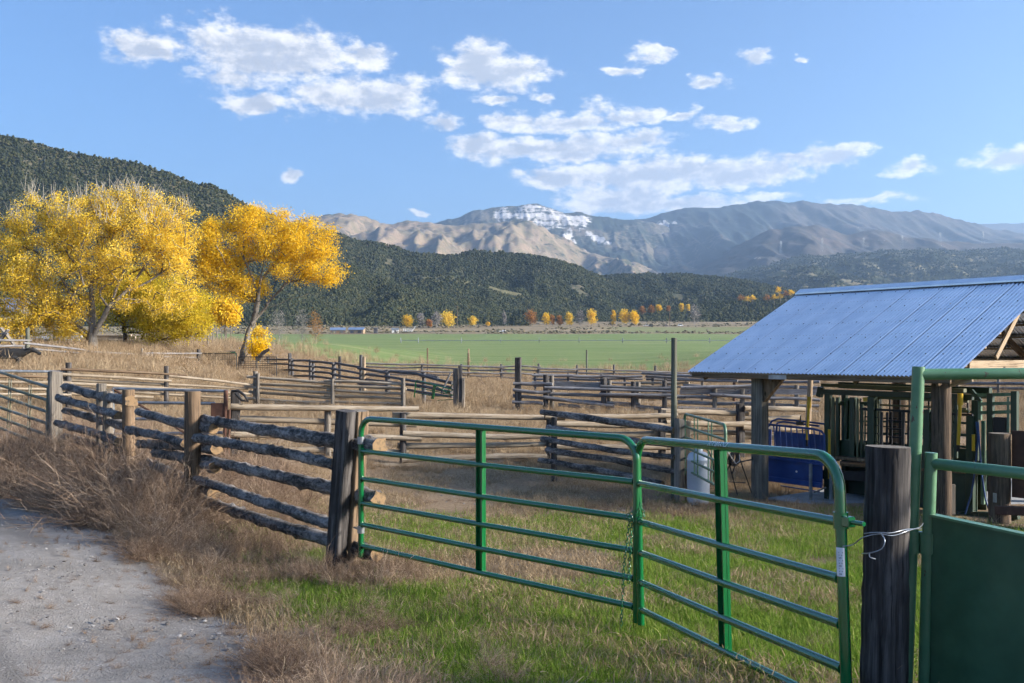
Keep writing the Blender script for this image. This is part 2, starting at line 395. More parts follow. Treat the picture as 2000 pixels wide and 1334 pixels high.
# ground: colour zones come from vertex attributes, detail from noise
def groundmat(T):
    p = POS(T)
    big = T.noise(p, .22, 5, .6); mid = T.noise(p, 1.6, 6, .65); fine = T.noise(p, 14., 5, .7); grit = T.noise(p, 60., 3, .7)
    dirt = T.ramp(T.m('ADD', T.m('MULTIPLY', mid, .6), T.m('MULTIPLY', fine, .45)), [(.36, (.085, .06, .042)), (.52, (.17, .125, .085)), (.70, (.29, .22, .155))])
    dry = T.ramp(T.m('ADD', T.m('MULTIPLY', big, .5), T.m('MULTIPLY', fine, .5)), [(.36, (.13, .085, .05)), (.5, (.25, .17, .10)), (.64, (.37, .27, .165))])
    green = T.ramp(T.m('ADD', T.m('MULTIPLY', mid, .5), T.m('MULTIPLY', fine, .5)), [(.36, (.06, .085, .02)), (.52, (.12, .15, .035)), (.68, (.22, .21, .075))])
    vo = T.n('ShaderNodeTexVoronoi', {'Vector': p, 'Scale': 34.0, 'Randomness': 1.0})
    peb = T.smooth(vo.outputs['Distance'], .5, .2)
    pcol = T.mix(T.n('ShaderNodeSeparateXYZ', {0: vo.outputs['Color']}).outputs[0], (.17, .15, .135), (.44, .41, .38))
    road = T.ramp(T.m('ADD', T.m('MULTIPLY', mid, .5), T.m('MULTIPLY', fine, .5)), [(.34, (.17, .152, .134)), (.52, (.245, .224, .20)), (.68, (.31, .288, .262))])
    road = T.mix(T.m('MULTIPLY', T.smooth(T.noise(T.v('MULTIPLY', T.n('ShaderNodeVectorRotate', {'Vector': p, 'Angle': R(-35)}, rotation_type='Z_AXIS').outputs[0], (1.6, .12, 0)), 1.0, 4, .6), .48, .64), .7), road, (.15, .135, .12))
    road = T.mix(T.m('MULTIPLY', peb, T.m('MULTIPLY', T.smooth(T.noise(p, 2.2, 4), .45, .65), .7)), road, pcol)
    c = T.mix(ATT(T, 'dry'), dirt, dry)
    gm = T.m('MULTIPLY', ATT(T, 'green'), T.smooth(T.m('ADD', T.m('MULTIPLY', mid, .7), T.m('MULTIPLY', fine, .3)), .40, .56))
    c = T.mix(gm, c, green)
    rm = T.smooth(T.m('ADD', ATT(T, 'road'), T.m('MULTIPLY', T.m('SUBTRACT', mid, .5), .55)), .35, .62)
    c = T.mix(rm, c, road)
    # hay field: mown green with faint tawny bands
    st = T.noise(T.v('MULTIPLY', p, (.012, .12, .0)), 1., 5, .65); s2 = T.noise(T.v('MULTIPLY', p, (.05, .2, 0)), 1., 5, .7)
    fcol = T.ramp(T.m('ADD', T.m('MULTIPLY', st, .6), T.m('MULTIPLY', s2, .45)), [(.36, (.10, .16, .045)), (.48, (.145, .20, .065)), (.60, (.20, .235, .09)), (.74, (.28, .265, .13))])
    c = T.mix(ATT(T, 'field'), c, fcol)
    far = T.ramp(T.m('ADD', T.m('MULTIPLY', T.noise(T.v('MULTIPLY', p, (.006, .03, 0)), 1., 6, .68), .7), T.m('MULTIPLY', T.noise(p, .15, 5, .7), .3)),
                 [(.34, (.085, .075, .045)), (.46, (.20, .155, .095)), (.6, (.32, .25, .15)), (.75, (.42, .34, .22))])
    c = T.mix(ATT(T, 'range'), c, far)
    h = T.m('ADD', T.m('MULTIPLY', fine, .6), T.m('MULTIPLY', T.m('MAXIMUM', peb, grit), .5))
    return pbr(T, c, .95, bump=h, bstr=.6, bdist=.03, spec=.15)
M['ground'] = mat('ground', groundmat)
def hillmat(soil, scrub, red=None, cliffs=False, speck=.12, thr=(.44, .56), col=(.032, .04, .02)):
    def fn(T):
        p = POS(T)
        n = T.noise(p, .012, 6, .65); n2 = T.noise(p, .045, 5, .7)
        c = T.mix(T.smooth(n, .38, .62), soil, scrub)
        c = T.mix(T.m('MULTIPLY', T.smooth(n2, .4, .65), .5), c, tuple(x*.62 for x in soil))
        if red: c = T.mix(T.m('MULTIPLY', ATT(T, 'red'), .9), c, red)
        tr = T.noise(p, speck, 4, .7); t2 = T.noise(p, speck*.09, 5, .6)
        f = T.smooth(T.m('ADD', tr, T.m('MULTIPLY', T.m('SUBTRACT', t2, .5), 1.1)), thr[0], thr[1])
        c = T.mix(T.m('MULTIPLY', f, ATT(T, 'wood')), c, col)
        if cliffs:
            st = T.noise(T.v('MULTIPLY', p, (.035, .02, .006)), 1., 6, .72)
            ly = T.noise(T.v('MULTIPLY', p, (.0015, .0015, .035)), 1., 4, .7)
            f2 = T.m('ADD', T.m('MULTIPLY', st, .8), T.m('MULTIPLY', ly, .55))
            w = T.smooth(T.m('ADD', T.m('MULTIPLY', ATT(T, 'cliff'), .85), T.m('MULTIPLY', T.m('SUBTRACT', f2, .70), 3.2)), .44, .72)
            c = T.mix(w, c, T.mix(T.smooth(f2, .55, .8), (.30, .29, .28), (.52, .50, .48)))
        return pbr(T, c, .95, bump=tr, bstr=.6, bdist=2.0, spec=.1)
    return fn
M['hill_near'] = mat('juniper hill soil', hillmat((.135, .115, .072), (.082, .082, .047), (.18, .09, .065), speck=.10, thr=(.44, .56)))
M['hill_spur'] = mat('sunlit spur soil', hillmat((.165, .15, .078), (.125, .118, .06), None, speck=.10, thr=(.52, .62)))  # lighter olive soil paints sunlight into the colour of the spur crest
M['mount_tan'] = mat('cliff mountain', hillmat((.17, .14, .105), (.11, .10, .07), None, True, .030, (.36, .50), (.026, .036, .027)))
M['mount_slope'] = mat('tan mountain slope', hillmat((.27, .20, .135), (.17, .145, .085), None, False, .030, (.5, .58), (.032, .044, .026)))
M['mount_dark'] = mat('oak mountain', hillmat((.12, .093, .08), (.06, .06, .055), None, True, .03, (.34, .50), (.020, .030, .030)))
M['bench'] = mat('wooded bench', hillmat((.24, .20, .12), (.13, .125, .07), None, False, .06, (.40, .52), (.028, .036, .02)))
# ------------------------------------------------------------------ ground sheet
ROADPX = [(-500, 880), (-150, 925), (0, 962), (150, 1010), (290, 1100), (345, 1165), (470, 1228), (590, 1334)]
_rp = sorted([tuple(hit(a, b)[:2]) for a, b in ROADPX], key=lambda t: t[1])
RY = np.array([-60.] + [p[1] for p in _rp]); RX = np.array([_rp[0][0]+1.4] + [p[0] for p in _rp])
def road_edge(y): return np.interp(y, RY, RX)
def zones(x, y):
    d = y/KD; px = 1000+1800*x/np.maximum(y, 1.)
    re = road_edge(y)+.5*(fbm(x*1.3, y*1.3, 3, 5)-.5)
    road = np.where(y < 22, sstep(.35, -.35, x-re), 0)
    n = fbm(x*.55+3, y*.55, 4, 11)
    g = sstep(3.0, 4.4, d)*(1-sstep(8.6, 11.5, d))*sstep(.45, 1.3, x-re)
    g = g*sstep(.34, .56, n+.20*sstep(7.5, 4.5, d)+.13*sstep(.5, 2.0, x))
    g = np.maximum(g, .75*sstep(.42, .6, n)*sstep(10.2, 11.4, d)*(1-sstep(12.2, 13, d))*sstep(1240, 1330, px)*(1-sstep(1420, 1480, px)))
    dry = sstep(7.5, 12, d)
    e = 14*(fbm(x*.03, y*.03, 3, 21)-.5)
    fl = np.interp(d, [70, 100, 150, 250, 500], [560, 500, 440, 425, 400])
    field = sstep(66, 72, d+e*.35)*(1-sstep(430, 440, d+.2*e))*sstep(-20, 20, px-fl+e)
    field = np.maximum(field, .8*sstep(470, 480, d)*(1-sstep(570, 590, d))*sstep(1120, 1240, px+e*3))
    rngm = sstep(430, 438, d)*(1-field)
    rngm = np.maximum(rngm, .7*sstep(55, 80, d)*(1-field))
    return road, g, dry, field, rngm
ys = np.concatenate([np.linspace(-90, 2, 16)[:-1], np.geomspace(2, 15000, 430)])
us = np.sinh(np.linspace(-2.6, 2.6, 361))/np.sinh(2.6)*4.2
sc_ = np.where(ys > 2, ys+6, 8+np.abs(ys-2)*1.5)
X = us[None, :]*sc_[:, None]*.62; Y = np.repeat(ys[:, None], len(us), 1)
Z = gz(X, Y)
near = np.clip(1-Y/90, 0, 1)
Z = Z+near*(.05*(fbm(X*.9, Y*.9, 4, 31)-.5)+.03*(fbm(X*4, Y*4, 3, 33)-.5))+(1-near)*1.2*(fbm(X*.02, Y*.02, 3, 35)-.5)*sstep(80, 200, Y)
zo = zones(X.ravel(), Y.ravel())
Z = Z.ravel()-.02*zo[0]
nr, nc = X.shape
ii = (np.arange(nr-1)[:, None]*nc+np.arange(nc-1)[None, :]).ravel()
F = np.stack([ii, ii+1, ii+nc+1, ii+nc], 1)
me = np_mesh('ground', np.stack([X.ravel(), Y.ravel(), Z], 1), F, M['ground'], smooth=True)
for nm, v in zip(('road', 'green', 'dry', 'field', 'range'), zo): attr(me, nm, v)
tag(obj('ground', me), kind='structure')

# ------------------------------------------------------------------ hills and mountains
HILLS = {}
def ridge(name, crest, d0, d1, base, m, amp, Lx, Ly, seed, nx=260, nv=70, power=1.0, wood=1.0, back=.5, red=None, cliff=None, crest_noise=.0012, steps=0.0):
    cx = np.array([c[0] for c in crest], float); cy = np.array([c[1] for c in crest], float)
    px = np.linspace(cx[0], cx[-1], nx); pc = np.interp(px, cx, cy)
    k = np.ones(9)/9; pc = np.convolve(np.pad(pc, 4, 'edge'), k, 'valid')
    if base is None:
        gx, gy = (px-1000)/1333*d0, np.full(nx, d0*KD); pb = HOR-(gz(gx, gy)-2.5-CAMZ)*1333/d0
    else: pb = np.interp(px, [b[0] for b in base], [b[1] for b in base])
    v = np.concatenate([np.linspace(0, 1, nv), np.linspace(1.06, 1+back, 12)])
    VV, PX = np.meshgrid(v, px, indexing='ij')
    d = d0+(d1-d0)*np.minimum(VV, 1)**1.0+np.maximum(VV-1, 0)*(d1-d0)*1.6
    t = np.minimum(VV, 1)
    tt = t**power
    if steps: tt = tt+steps*np.sin(t*math.pi*5+2*fbm(PX*.01, t*3, 2, seed+9))*t*(1-t)
    py = pb[None, :]*(1-tt)+pc[None, :]*tt
    Zs = CAMZ-(py-HOR)/1333*d
    drop = np.maximum(VV-1, 0)/back
    Zs = Zs-(Zs-(CAMZ-(pb[None, :]-HOR)/1333*d))*drop**1.2
    Xs = (PX-1000)/1333*d; Ys = d*KD
    env = np.sin(math.pi*np.clip(t, 0, 1))**.8*(VV <= 1)+.0
    rg = ridged(Xs/Lx+.35*fbm(Xs/Lx*2, Ys/Ly*2, 2, seed+3), Ys/Ly, 4, seed)
    rg2 = ridged(Xs/Lx*3.1+.3*fbm(Xs/Lx*5, Ys/Ly*5, 2, seed+13), Ys/Ly*2.6, 4, seed+23)
    Zs = Zs+amp*(rg-.62)*env+amp*.38*(rg2-.6)*env+amp*.25*(fbm(Xs/Lx*5, Ys/Ly*5, 4, seed+5)-.5)*np.clip(t*4, 0, 1)
    Zs = Zs+crest_noise*(Zs-CAMZ)*(fbm(PX*.05, VV*0, 4, seed+7)-.5)*(VV > .5)*8
    n0, n1 = Xs.shape
    ii = (np.arange(n0-1)[:, None]*n1+np.arange(n1-1)[None, :]).ravel()
    F = np.stack([ii, ii+1, ii+n1+1, ii+n1], 1)
    Vt = np.stack([Xs.ravel(), Ys.ravel(), Zs.ravel()], 1)
    me = np_mesh(name, Vt, F, m, smooth=True)
    # where each point lies, for rock and wood cover
    qx = PX.ravel(); qy = py.ravel()
    wd = np.full(len(qx), wood) if not callable(wood) else wood(qx, qy, Vt, rg.ravel())
    attr(me, 'wood', wd)
    attr(me, 'red', red(qx, qy) if red else np.zeros(len(qx)))
    attr(me, 'cliff', cliff(qx, qy) if cliff else np.zeros(len(qx)))
    o = tag(obj(name, me), kind='structure')
    HILLS[name+str(seed)] = (Vt, F, wd, VV.ravel())
    return o
def blobs(lst):
    def f(qx, qy):
        s = np.zeros(len(qx))
        for cx, cy, rx, ry in lst: s = np.maximum(s, sstep(1.25, .6, np.sqrt(((qx-cx)/rx)**2+((qy-cy)/ry)**2)))
        return s
    return f
# far pale plateau and big mountains
ridge('mountain', [(1560, 470), (1800, 445), (1900, 437), (2000, 436), (2300, 430), (2900, 440)], 5200, 6200, [(1500, 520), (2900, 520)], M['mount_dark'], 60, 900, 1500, 401, 120, 30, wood=.6)
ridge('mountain', [(600, 470), (760, 445), (838, 437), (885, 428), (931, 411), (993, 403), (1040, 400), (1086, 409), (1148, 420), (1225, 430), (1300, 440), (1400, 460)],
      2900, 4200, [(600, 540), (1200, 580), (1400, 590)], M['mount_tan'], 150, 420, 1500, 411, 420, 120, 1.1, wood=1.1,
      cliff=blobs([(983, 419, 22, 15), (1030, 414, 34, 17), (1075, 424, 44, 20), (1120, 436, 36, 14), (1060, 440, 50, 10), (1112, 455, 9, 9), (1108, 465, 10, 10), (1118, 474, 8, 9), (1138, 449, 10, 6), (1150, 457, 10, 6), (1162, 465, 10, 6), (1174, 472, 10, 6), (1186, 479, 9, 5)]))
ridge('mountain', [(-300, 470), (300, 455), (500, 445), (560, 434), (622, 417), (660, 415), (699, 417), (738, 433), (780, 436), (838, 438), (900, 442), (947, 438), (985, 430), (1016, 425), (1050, 436), (1094, 463), (1140, 486), (1200, 506), (1300, 530)],
      2200, 3300, [(-300, 560), (900, 560), (1300, 580)], M['mount_slope'], 190, 330, 900, 415, 420, 110, 1.0,
      wood=lambda qx, qy, V, r: np.clip(.30+.7*sstep(960, 1010, qx)*sstep(460, 435, qy)+.7*sstep(.62, .45, r)+.5*sstep(1040, 1100, qx), 0, 1.3))
ridge('mountain', [(1120, 470), (1180, 450), (1240, 431), (1290, 413), (1340, 405), (1390, 405), (1440, 400), (1480, 393), (1530, 393), (1600, 398), (1680, 402), (1760, 410), (1830, 420),
                   (1880, 430), (1920, 440), (1960, 452), (2040, 462), (2400, 480)],
      2600, 4500, [(1100, 590), (1300, 590), (2400, 560)], M['mount_dark'], 210, 480, 2400, 421, 420, 110, 1.1,
      wood=lambda qx, qy, V, r: np.clip(1.15*sstep(1560, 1420, qx)+.45+.5*sstep(402, 396, qy), 0, 1.2),
      cliff=blobs([(1288, 448, 10, 20), (1300, 440, 8, 14), (1318, 434, 6, 8), (1215, 470, 22, 14), (1268, 470, 20, 8)]))
# mesa shoulder in front of it
ridge('mesa', [(1230, 590), (1330, 545), (1400, 505), (1470, 465), (1500, 448), (1590, 439), (1605, 442), (1650, 458), (1700, 452), (1720, 448), (1760, 462), (1850, 470), (1950, 475), (2100, 480), (2400, 490)],
      2300, 3000, [(1200, 595), (1500, 560), (2400, 545)], M['mount_dark'], 90, 280, 800, 431, 320, 70, .8, wood=.35)
# wooded benches on the right
ridge('bench_hill', [(1180, 600), (1300, 578), (1400, 548), (1470, 522), (1560, 500), (1640, 494), (1750, 488), (1850, 486), (2000, 488), (2400, 490)],
      1300, 2500, [(1100, 612), (1500, 600), (2400, 590)], M['bench'], 95, 330, 420, 441, 360, 100, 1.0, wood=1.1)
# juniper hills, far to near
redf = blobs([(700, 478, 70, 16), (660, 462, 50, 14)])
ridge('hill', [(1080, 600), (1130, 556), (1187, 538), (1295, 535), (1380, 539), (1450, 546), (1520, 562), (1566, 574), (1640, 592), (1750, 605)],
      860, 1180, None, M['hill_near'], 34, 160, 300, 451, 260, 60, .85)
ridge('hill', [(420, 420), (560, 435), (637, 450), (715, 473), (792, 489), (862, 500), (900, 496), (947, 490), (1001, 490), (1055, 500), (1117, 515), (1179, 539), (1241, 570), (1295, 592), (1360, 608), (1500, 618)],
      800, 1050, None, M['hill_near'], 42, 150, 420, 461, 340, 80, .9, red=redf)
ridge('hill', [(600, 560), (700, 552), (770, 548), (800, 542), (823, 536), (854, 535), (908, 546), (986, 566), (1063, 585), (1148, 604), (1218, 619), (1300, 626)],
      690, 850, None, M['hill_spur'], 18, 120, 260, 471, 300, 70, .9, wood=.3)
ridge('hill', [(-700, 60), (-400, 150), (-150, 228), (0, 264), (100, 290), (200, 310), (240, 315), (340, 340), (420, 366), (500, 407), (560, 442), (610, 478), (653, 510), (715, 536), (792, 563), (885, 588), (962, 607), (1030, 624)],
      590, 760, None, M['hill_near'], 40, 150, 300, 481, 440, 110, .95, wood=.9, red=blobs([(670, 500, 40, 20)]))
ridge('hill', [(1150, 622), (1241, 607), (1330, 597), (1411, 588), (1527, 578), (1620, 574), (1700, 575), (1800, 585), (2000, 590), (2300, 580)],
      690, 860, None, M['hill_near'], 10, 120, 160, 491, 200, 50, 1.0)
# juniper and pinyon cover on the hills
def blob_mesh(name, m, seed, sub=2, tall=1.0):
    bm = bmesh.new(); bmesh.ops.create_icosphere(bm, subdivisions=sub, radius=1)
    r = random.Random(seed)
    ph = [(Vector((r.uniform(-1, 1), r.uniform(-1, 1), r.uniform(-.6, 1))).normalized(), r.uniform(.2, .5)) for _ in range(9)]
    for v in bm.verts:
        n = v.co.normalized(); k = .72+sum(a*max(0, n.dot(u))**6 for u, a in ph)+r.uniform(-.12, .12)
        v.co = Vector((n.x*k, n.y*k, (n.z*.9*tall+.75)*k*.95))
    me = bpy.data.meshes.new(name); bm.to_mesh(me); bm.free(); me.materials.append(m); return me
JUN = [blob_mesh('juniper_%d' % i, M['juniper'], i, 2, (.85, 1.0, .75, 1.15)[i]) for i in range(4)]
def cover(name, key, n, size, label, minv=.02, thr=.30, maxv=1.02, crest=1.0):
    V, F, wd, vv = HILLS[key]
    c = V[F].mean(1); a = np.linalg.norm(np.cross(V[F[:, 1]]-V[F[:, 0]], V[F[:, 3]]-V[F[:, 0]]), axis=1)
    fv = vv[F].mean(1); px = 1000+1800*c[:, 0]/c[:, 1]
    a = a*(fv > minv)*(fv < maxv)*(px > -250)*(px < 2250)/np.linalg.norm(c, axis=1)**.5
    i = rng.choice(len(F), n, p=a/a.sum()); s, t = rng.random(n), rng.random(n)
    p = V[F[i, 0]]+(V[F[i, 1]]-V[F[i, 0]])*s[:, None]+(V[F[i, 3]]-V[F[i, 0]])*t[:, None]
    keep = fbm(p[:, 0]*.012, p[:, 1]*.012, 4, 77)+.25*fbm(p[:, 0]*.05, p[:, 1]*.05, 2, 78) > thr+.12
    keep &= (fv[i] < .74+.2*fbm(p[:, 0]*.02, p[:, 1]*.02, 3, 79)) | (rng.random(n) < crest)  # thinned crest trees bare the soil to imitate a sunlit ridge band
    p = p[keep]; n = len(p)
    sz = size*(.35+1.0*rng.random(n)**2)
    o = scatter(name, p-np.array([0, 0, .3]), np.stack([np.zeros(n), np.zeros(n), rng.random(n)*6.28], 1),
                np.stack([sz, sz, sz*(.8+.5*rng.random(n))], 1), rng.integers(0, 4, n), JUN)
    tag(o, label, 'woodland'); return o
cover('juniper_woodland', 'hill481', 120000, 1.25, 'dense juniper cover on the tall hill at the left', thr=.10, crest=.6)
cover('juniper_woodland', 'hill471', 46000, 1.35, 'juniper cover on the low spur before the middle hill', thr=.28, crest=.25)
cover('juniper_woodland', 'hill461', 85000, 1.5, 'dark juniper cover on the long middle hill', thr=.20, crest=1.0)
cover('juniper_woodland', 'hill451', 50000, 1.55, 'dark juniper cover on the rounded hill left of the roof', thr=.2)
cover('juniper_woodland', 'hill491', 30000, 1.4, 'low green woodland at the valley edge beside the roof', thr=.15)
cover('juniper_woodland', 'bench_hill441', 50000, 2.6, 'woodland on the broad benches below the mesa', thr=.34)
# valley air
hz = MB(); hz.box((-9000, -1500, -12), (9500, 11000, 1450)); hm = bpy.data.materials.new('haze'); hm.use_nodes = True
HT = NT(hm.node_tree); pv = HT.n('ShaderNodeVolumePrincipled', {'Color': (.46, .68, 1.0, 1), 'Density': 1.0e-4, 'Anisotropy': .3})
HT.nt.links.new(pv.outputs[0], HT.n('ShaderNodeOutputMaterial').inputs['Volume'])
tag(hz.build('haze', hm), 'thin blue valley haze over the far mountains', 'haze', kind='stuff')
# ------------------------------------------------------------------ logs, posts and fences
def log_mesh(L, r0, r1, bend=0.0, rough=.08, sides=10, segs=8, mats=None, seed=0, bumps=0.0, checks=0, square=False):
    r = random.Random(seed); b = MB(); ph = r.uniform(0, 6.28); ph2 = r.uniform(0, 6.28); pts = []; rad = []
    cap = True
    for i in range(segs+1):
        t = i/segs; w = bend*math.sin(math.pi*t)
        pts.append((w*math.cos(ph)+.25*bend*math.sin(9*t+ph2)*(t*(1-t)*4), w*math.sin(ph)*.8+.2*bend*math.cos(7*t+ph)*(t*(1-t)*4), L*t))
        rad.append((r0+(r1-r0)*t)*(1+r.uniform(-rough, rough)*.6))
    lump = [[1+r.uniform(-rough, rough)+(bumps*r.random()**6) for _ in range(sides)] for _ in range(segs+1)]
    if checks or square:   # drying cracks and squared sections
        cr = [(r.uniform(0, 6.28), r.uniform(.04, .10), r.uniform(.06, .16), r.uniform(-.15, .15), r.uniform(-.3, .9), r.uniform(.3, 1.3)) for _ in range(checks)]
        for i in range(segs+1):
            t = i/segs
            for k in range(sides):
                a = 2*math.pi*k/sides; f = 1.0
                if square: f = min(1/max(abs(math.cos(a)), abs(math.sin(a))), 1.30)
                for (ca, cw, cd, dr, s0, s1) in cr:
                    if s0 < t < s1:
                        da = (a-ca-dr*t+math.pi) % (2*math.pi)-math.pi
                        if abs(da) < cw*1.6: f -= cd*max(0, 1-abs(da)/cw/1.6)
                lump[i][k] = (1+(lump[i][k]-1)*(.35 if i < segs else 1))*f
    b.tube(pts, rad, sides, 0, True, 1, jit=lambda i, k: lump[i][k])
    return b.mesh('log', mats)
_ls = [100]
def log(parent, a, b, r0, r1, mats, name='rail', bend=.02, rough=.08, sides=9, segs=7, bumps=0.0, checks=0, square=False, spin=0.0):
    a = Vector(a); b = Vector(b); _ls[0] += 1; v = b-a
    me = log_mesh(v.length, r0, r1, bend, rough, sides, segs, mats, _ls[0], bumps, checks, square)
    o = parent.location if parent is not None else Vector((0, 0, 0))
    q = v.to_track_quat('Z', 'Y') @ Quaternion((0, 0, 1), spin)
    return obj(name, me, parent, a-o, q)
def sqpost(parent, base, top, w, dpt, m, name='post', rot=0.0, chip=.012):
    base = Vector(base); top = Vector(top); L = (top-base).length; _ls[0] += 1; r = random.Random(_ls[0])
    b = MB(); vs = []; n = 7; bev = .12*w
    ring = [(-w/2+bev, -dpt/2), (w/2-bev, -dpt/2), (w/2, -dpt/2+bev), (w/2, dpt/2-bev), (w/2-bev, dpt/2), (-w/2+bev, dpt/2), (-w/2, dpt/2-bev), (-w/2, -dpt/2+bev)]
    for i in range(n):
        for (x, y) in ring:
            k = chip*(3 if i == n-1 else 1)
            vs.append((x+r.uniform(-chip, chip)*.5, y+r.uniform(-chip, chip)*.5, L*i/(n-1)+(r.uniform(-k, k)*.5 if i == n-1 else 0)))
    fs = [(i*8+k, i*8+(k+1) % 8, (i+1)*8+(k+1) % 8, (i+1)*8+k) for i in range(n-1) for k in range(8)]
    b.add(vs, fs, 0, False); b.add(vs[:8], [tuple(range(8))[::-1]], 0, False); b.add(vs[-8:], [tuple(range(8))], 0, False)
    o = parent.location if parent is not None else Vector((0, 0, 0))
    q = (top-base).to_track_quat('Z', 'Y') @ Quaternion((0, 0, 1), rot)
    return b.build(name, [m], parent, base-o, q)
class Plane:
    """vertical plane of a fence run, from two (photo column, depth) ends"""
    def __init__(s, pa, da, pb, db):
        s.A = Vector(((pa-1000)/1333*da, da*KD)); s.B = Vector(((pb-1000)/1333*db, db*KD))
        s.t = (s.B-s.A).normalized(); s.n = Vector((-s.t.y, s.t.x))
        if s.n.y < 0: s.n = -s.n
    def d(s, px):
        u = (px-1000)/1800; e = s.B-s.A
        k = (u*s.A.y-s.A.x)/(e.x-u*e.y); return (s.A.y+k*e.y)/KD
    def at(s, px, py, off=0.0):
        p = P(px, py, s.d(px)); return p+Vector((s.n.x*off, s.n.y*off, 0))
    def ground(s, px, off=0.0):
        d = s.d(px); p = G(px, d); return p+Vector((s.n.x*off, s.n.y*off, 0))
def fence(name, label, plane, posts, rails, cat='fence', group=None, style='greyrail', pstyle='greypost', r=.05, prad=.08, off=.06, lite=False, bend=.03, bumps=0.0, loc=None, rough=.1):
    mid = posts[0][0] if posts else rails[0][0]
    t = thing(name, label, cat, loc or plane.ground(mid), 0, group)
    for i, p in enumerate(posts):
        px, py = p[0], p[1]; o = dict(p[2]) if len(p) > 2 else {}
        base = plane.ground(px+o.get('lean', 0), o.get('off', 0)); base.z -= .25
        top = plane.at(px, py, o.get('off', 0))
        if o.get('z0') is not None: base = plane.at(px, o['z0'], o.get('off', 0))
        pr = o.get('r', prad); m = M[o.get('m', pstyle)]
        if o.get('sq'): sqpost(t, base, top, pr*2, pr*2, m, rot=math.atan2(plane.t.y, plane.t.x))
        else: log(t, base, top, pr*1.05, pr*.95, [m, M['greypost']], 'post', .0, .07, 8 if lite else 12, 4)
    for i, q in enumerate(rails):
        o = dict(q[4]) if len(q) > 4 else {}
        k = o.get('off', off*(1 if i % 2 else -1)) if off else 0
        a = plane.at(q[0], q[1], k); b = plane.at(q[2], q[3], k); rr = o.get('r', r); rr2 = o.get('r2', rr*random.uniform(.8, 1.05))
        m = M[o.get('m', style)]
        if o.get('plank'):
            mb = MB(); v = b-a; mb.box((-.022, -rr, 0), (.022, rr, v.length), 0, None)
            obj('board', mb.mesh('board', [m]), t, a-t.location, v.to_track_quat('Z', 'Y'))
        else:
            log(t, a, b, rr, rr2, [m, M['cut'] if not lite else m], 'rail', o.get('bend', bend*random.uniform(.3, 1.3)), rough, 6 if lite else 10, 6 if lite else 9, o.get('bumps', bumps))
    return t
SQ = {'sq': 1}
# near bark log fence: three bays
PL1 = Plane(688, 6.75, 375, 8.9); PL2 = Plane(375, 8.9, 107, 14.5)
nf = thing('log_fence', 'heavy bark-covered log fence joining the near end of the green gate', 'fence', PL1.ground(670))
def nlog(pl, x0, y0, x1, y1, r0, r1, off, bend=.03, bumps=.45, m='bark', segs=40, sides=16):
    return log(nf, pl.at(x0, y0, off), pl.at(x1, y1, off), r0, r1, [M[m], M['cut']], 'rail', bend, .06, sides, segs, bumps)
for q in ((388, 818, 732, 873, .052, .08, .05), (391, 854, 668, 907, .056, .050, -.07), (388, 897, 730, 977, .058, .072, .06), (384, 932, 664, 1024, .052, .058, -.07), (394, 981, 726, 1084, .058, .07, .06)):
    nlog(PL1, *q)
for q in ((262, 804, 408, 838, .06, .065, .06), (259, 839, 372, 866, .06, .055, -.07), (262, 868, 409, 877, .06, .075, .09), (291, 884, 409, 914, .058, .07, .08), (280, 905, 407, 961, .06, .075, .08),
          (119, 755, 247, 784, .075, .085, .08), (119, 777, 240, 811, .07, .066, -.05), (119, 802, 246, 837, .066, .07, .08), (118, 826, 240, 863, .07, .07, -.06), (118, 853, 246, 884, .07, .07, .08)):
    nlog(PL2, *q, segs=22, sides=12)
bs = PL1.ground(665); bs.z -= .3
log(nf, bs+Vector((-.06, -.1, 0)), P(683, 801, 6.72)+Vector((-.02, -.08, 0)), .082, .078, [M['tie'], M['tie']], 'post', 0, .05, 48, 18, 0, 16, True, .35)
log(nf, bs+Vector((.09, .0, 0)), P(702, 802, 6.72)+Vector((0, .02, 0)), .075, .07, [M['brownpost'], M['greypost']], 'post', 0, .05, 48, 18, 0, 14, True, .2)
for px, py, d, w, m in ((376, 764, 8.75, .20, 'brownpost'), (251, 761, 11.0, .19, 'brownpost'), (211, 764, 11.9, .17, 'greypost'), (198, 749, 12.3, .17, 'greypost')):
    b_ = G(px, d); b_.z -= .3; log(nf, b_, P(px, py, d), w*.53, w*.5, [M[m], M['greypost']], 'post', 0, .05, 40, 14, 0, 10)
b_ = G(108, 14.4); b_.z -= .3; sqpost(nf, b_, P(108, 726, 14.4), .25, .22, M['greypost'], rot=.7)

# pale pole fence across the middle, in front of the pens
PM = Plane(450, 15.4, 1570, 17.6)
fence('pole_fence', 'long pale peeled-pole fence running behind both green gates', PM,
  [(460, 765, {'sq': 1, 'r': .1, 'm': 'tie'}), (640, 800), (787, 806, {'m': 'tie'}), (1073, 820, {'m': 'tie'}), (1293, 800, {'m': 'tie', 'sq': 1}), (1446, 789, {'m': 'tie', 'sq': 1, 'r': .09})],
  [(452, 794, 817, 798), (452, 818, 814, 830), (452, 848, 822, 856), (452, 879, 800, 884), (480, 907, 815, 909),
   (767, 811, 1105, 817, {'r': .075}), (786, 846, 1068, 850), (777, 872, 1068, 868), (784, 897, 1066, 891), (790, 917, 1064, 911),
   (1075, 827, 1312, 832), (1068, 848, 1330, 847), (1080, 872, 1305, 873), (1070, 892, 1305, 896), (1062, 812, 1320, 811),
   (1294, 804, 1464, 809), (1298, 825, 1463, 828), (1278, 846, 1469, 847), (1300, 872, 1470, 868), (1310, 893, 1420, 893),
   (1450, 797, 1568, 800), (1456, 816, 1568, 816), (1447, 834, 1570, 836), (1450, 853, 1575, 853), (1455, 872, 1500, 872)],
  style='pale', r=.072, off=.1, bend=.05)
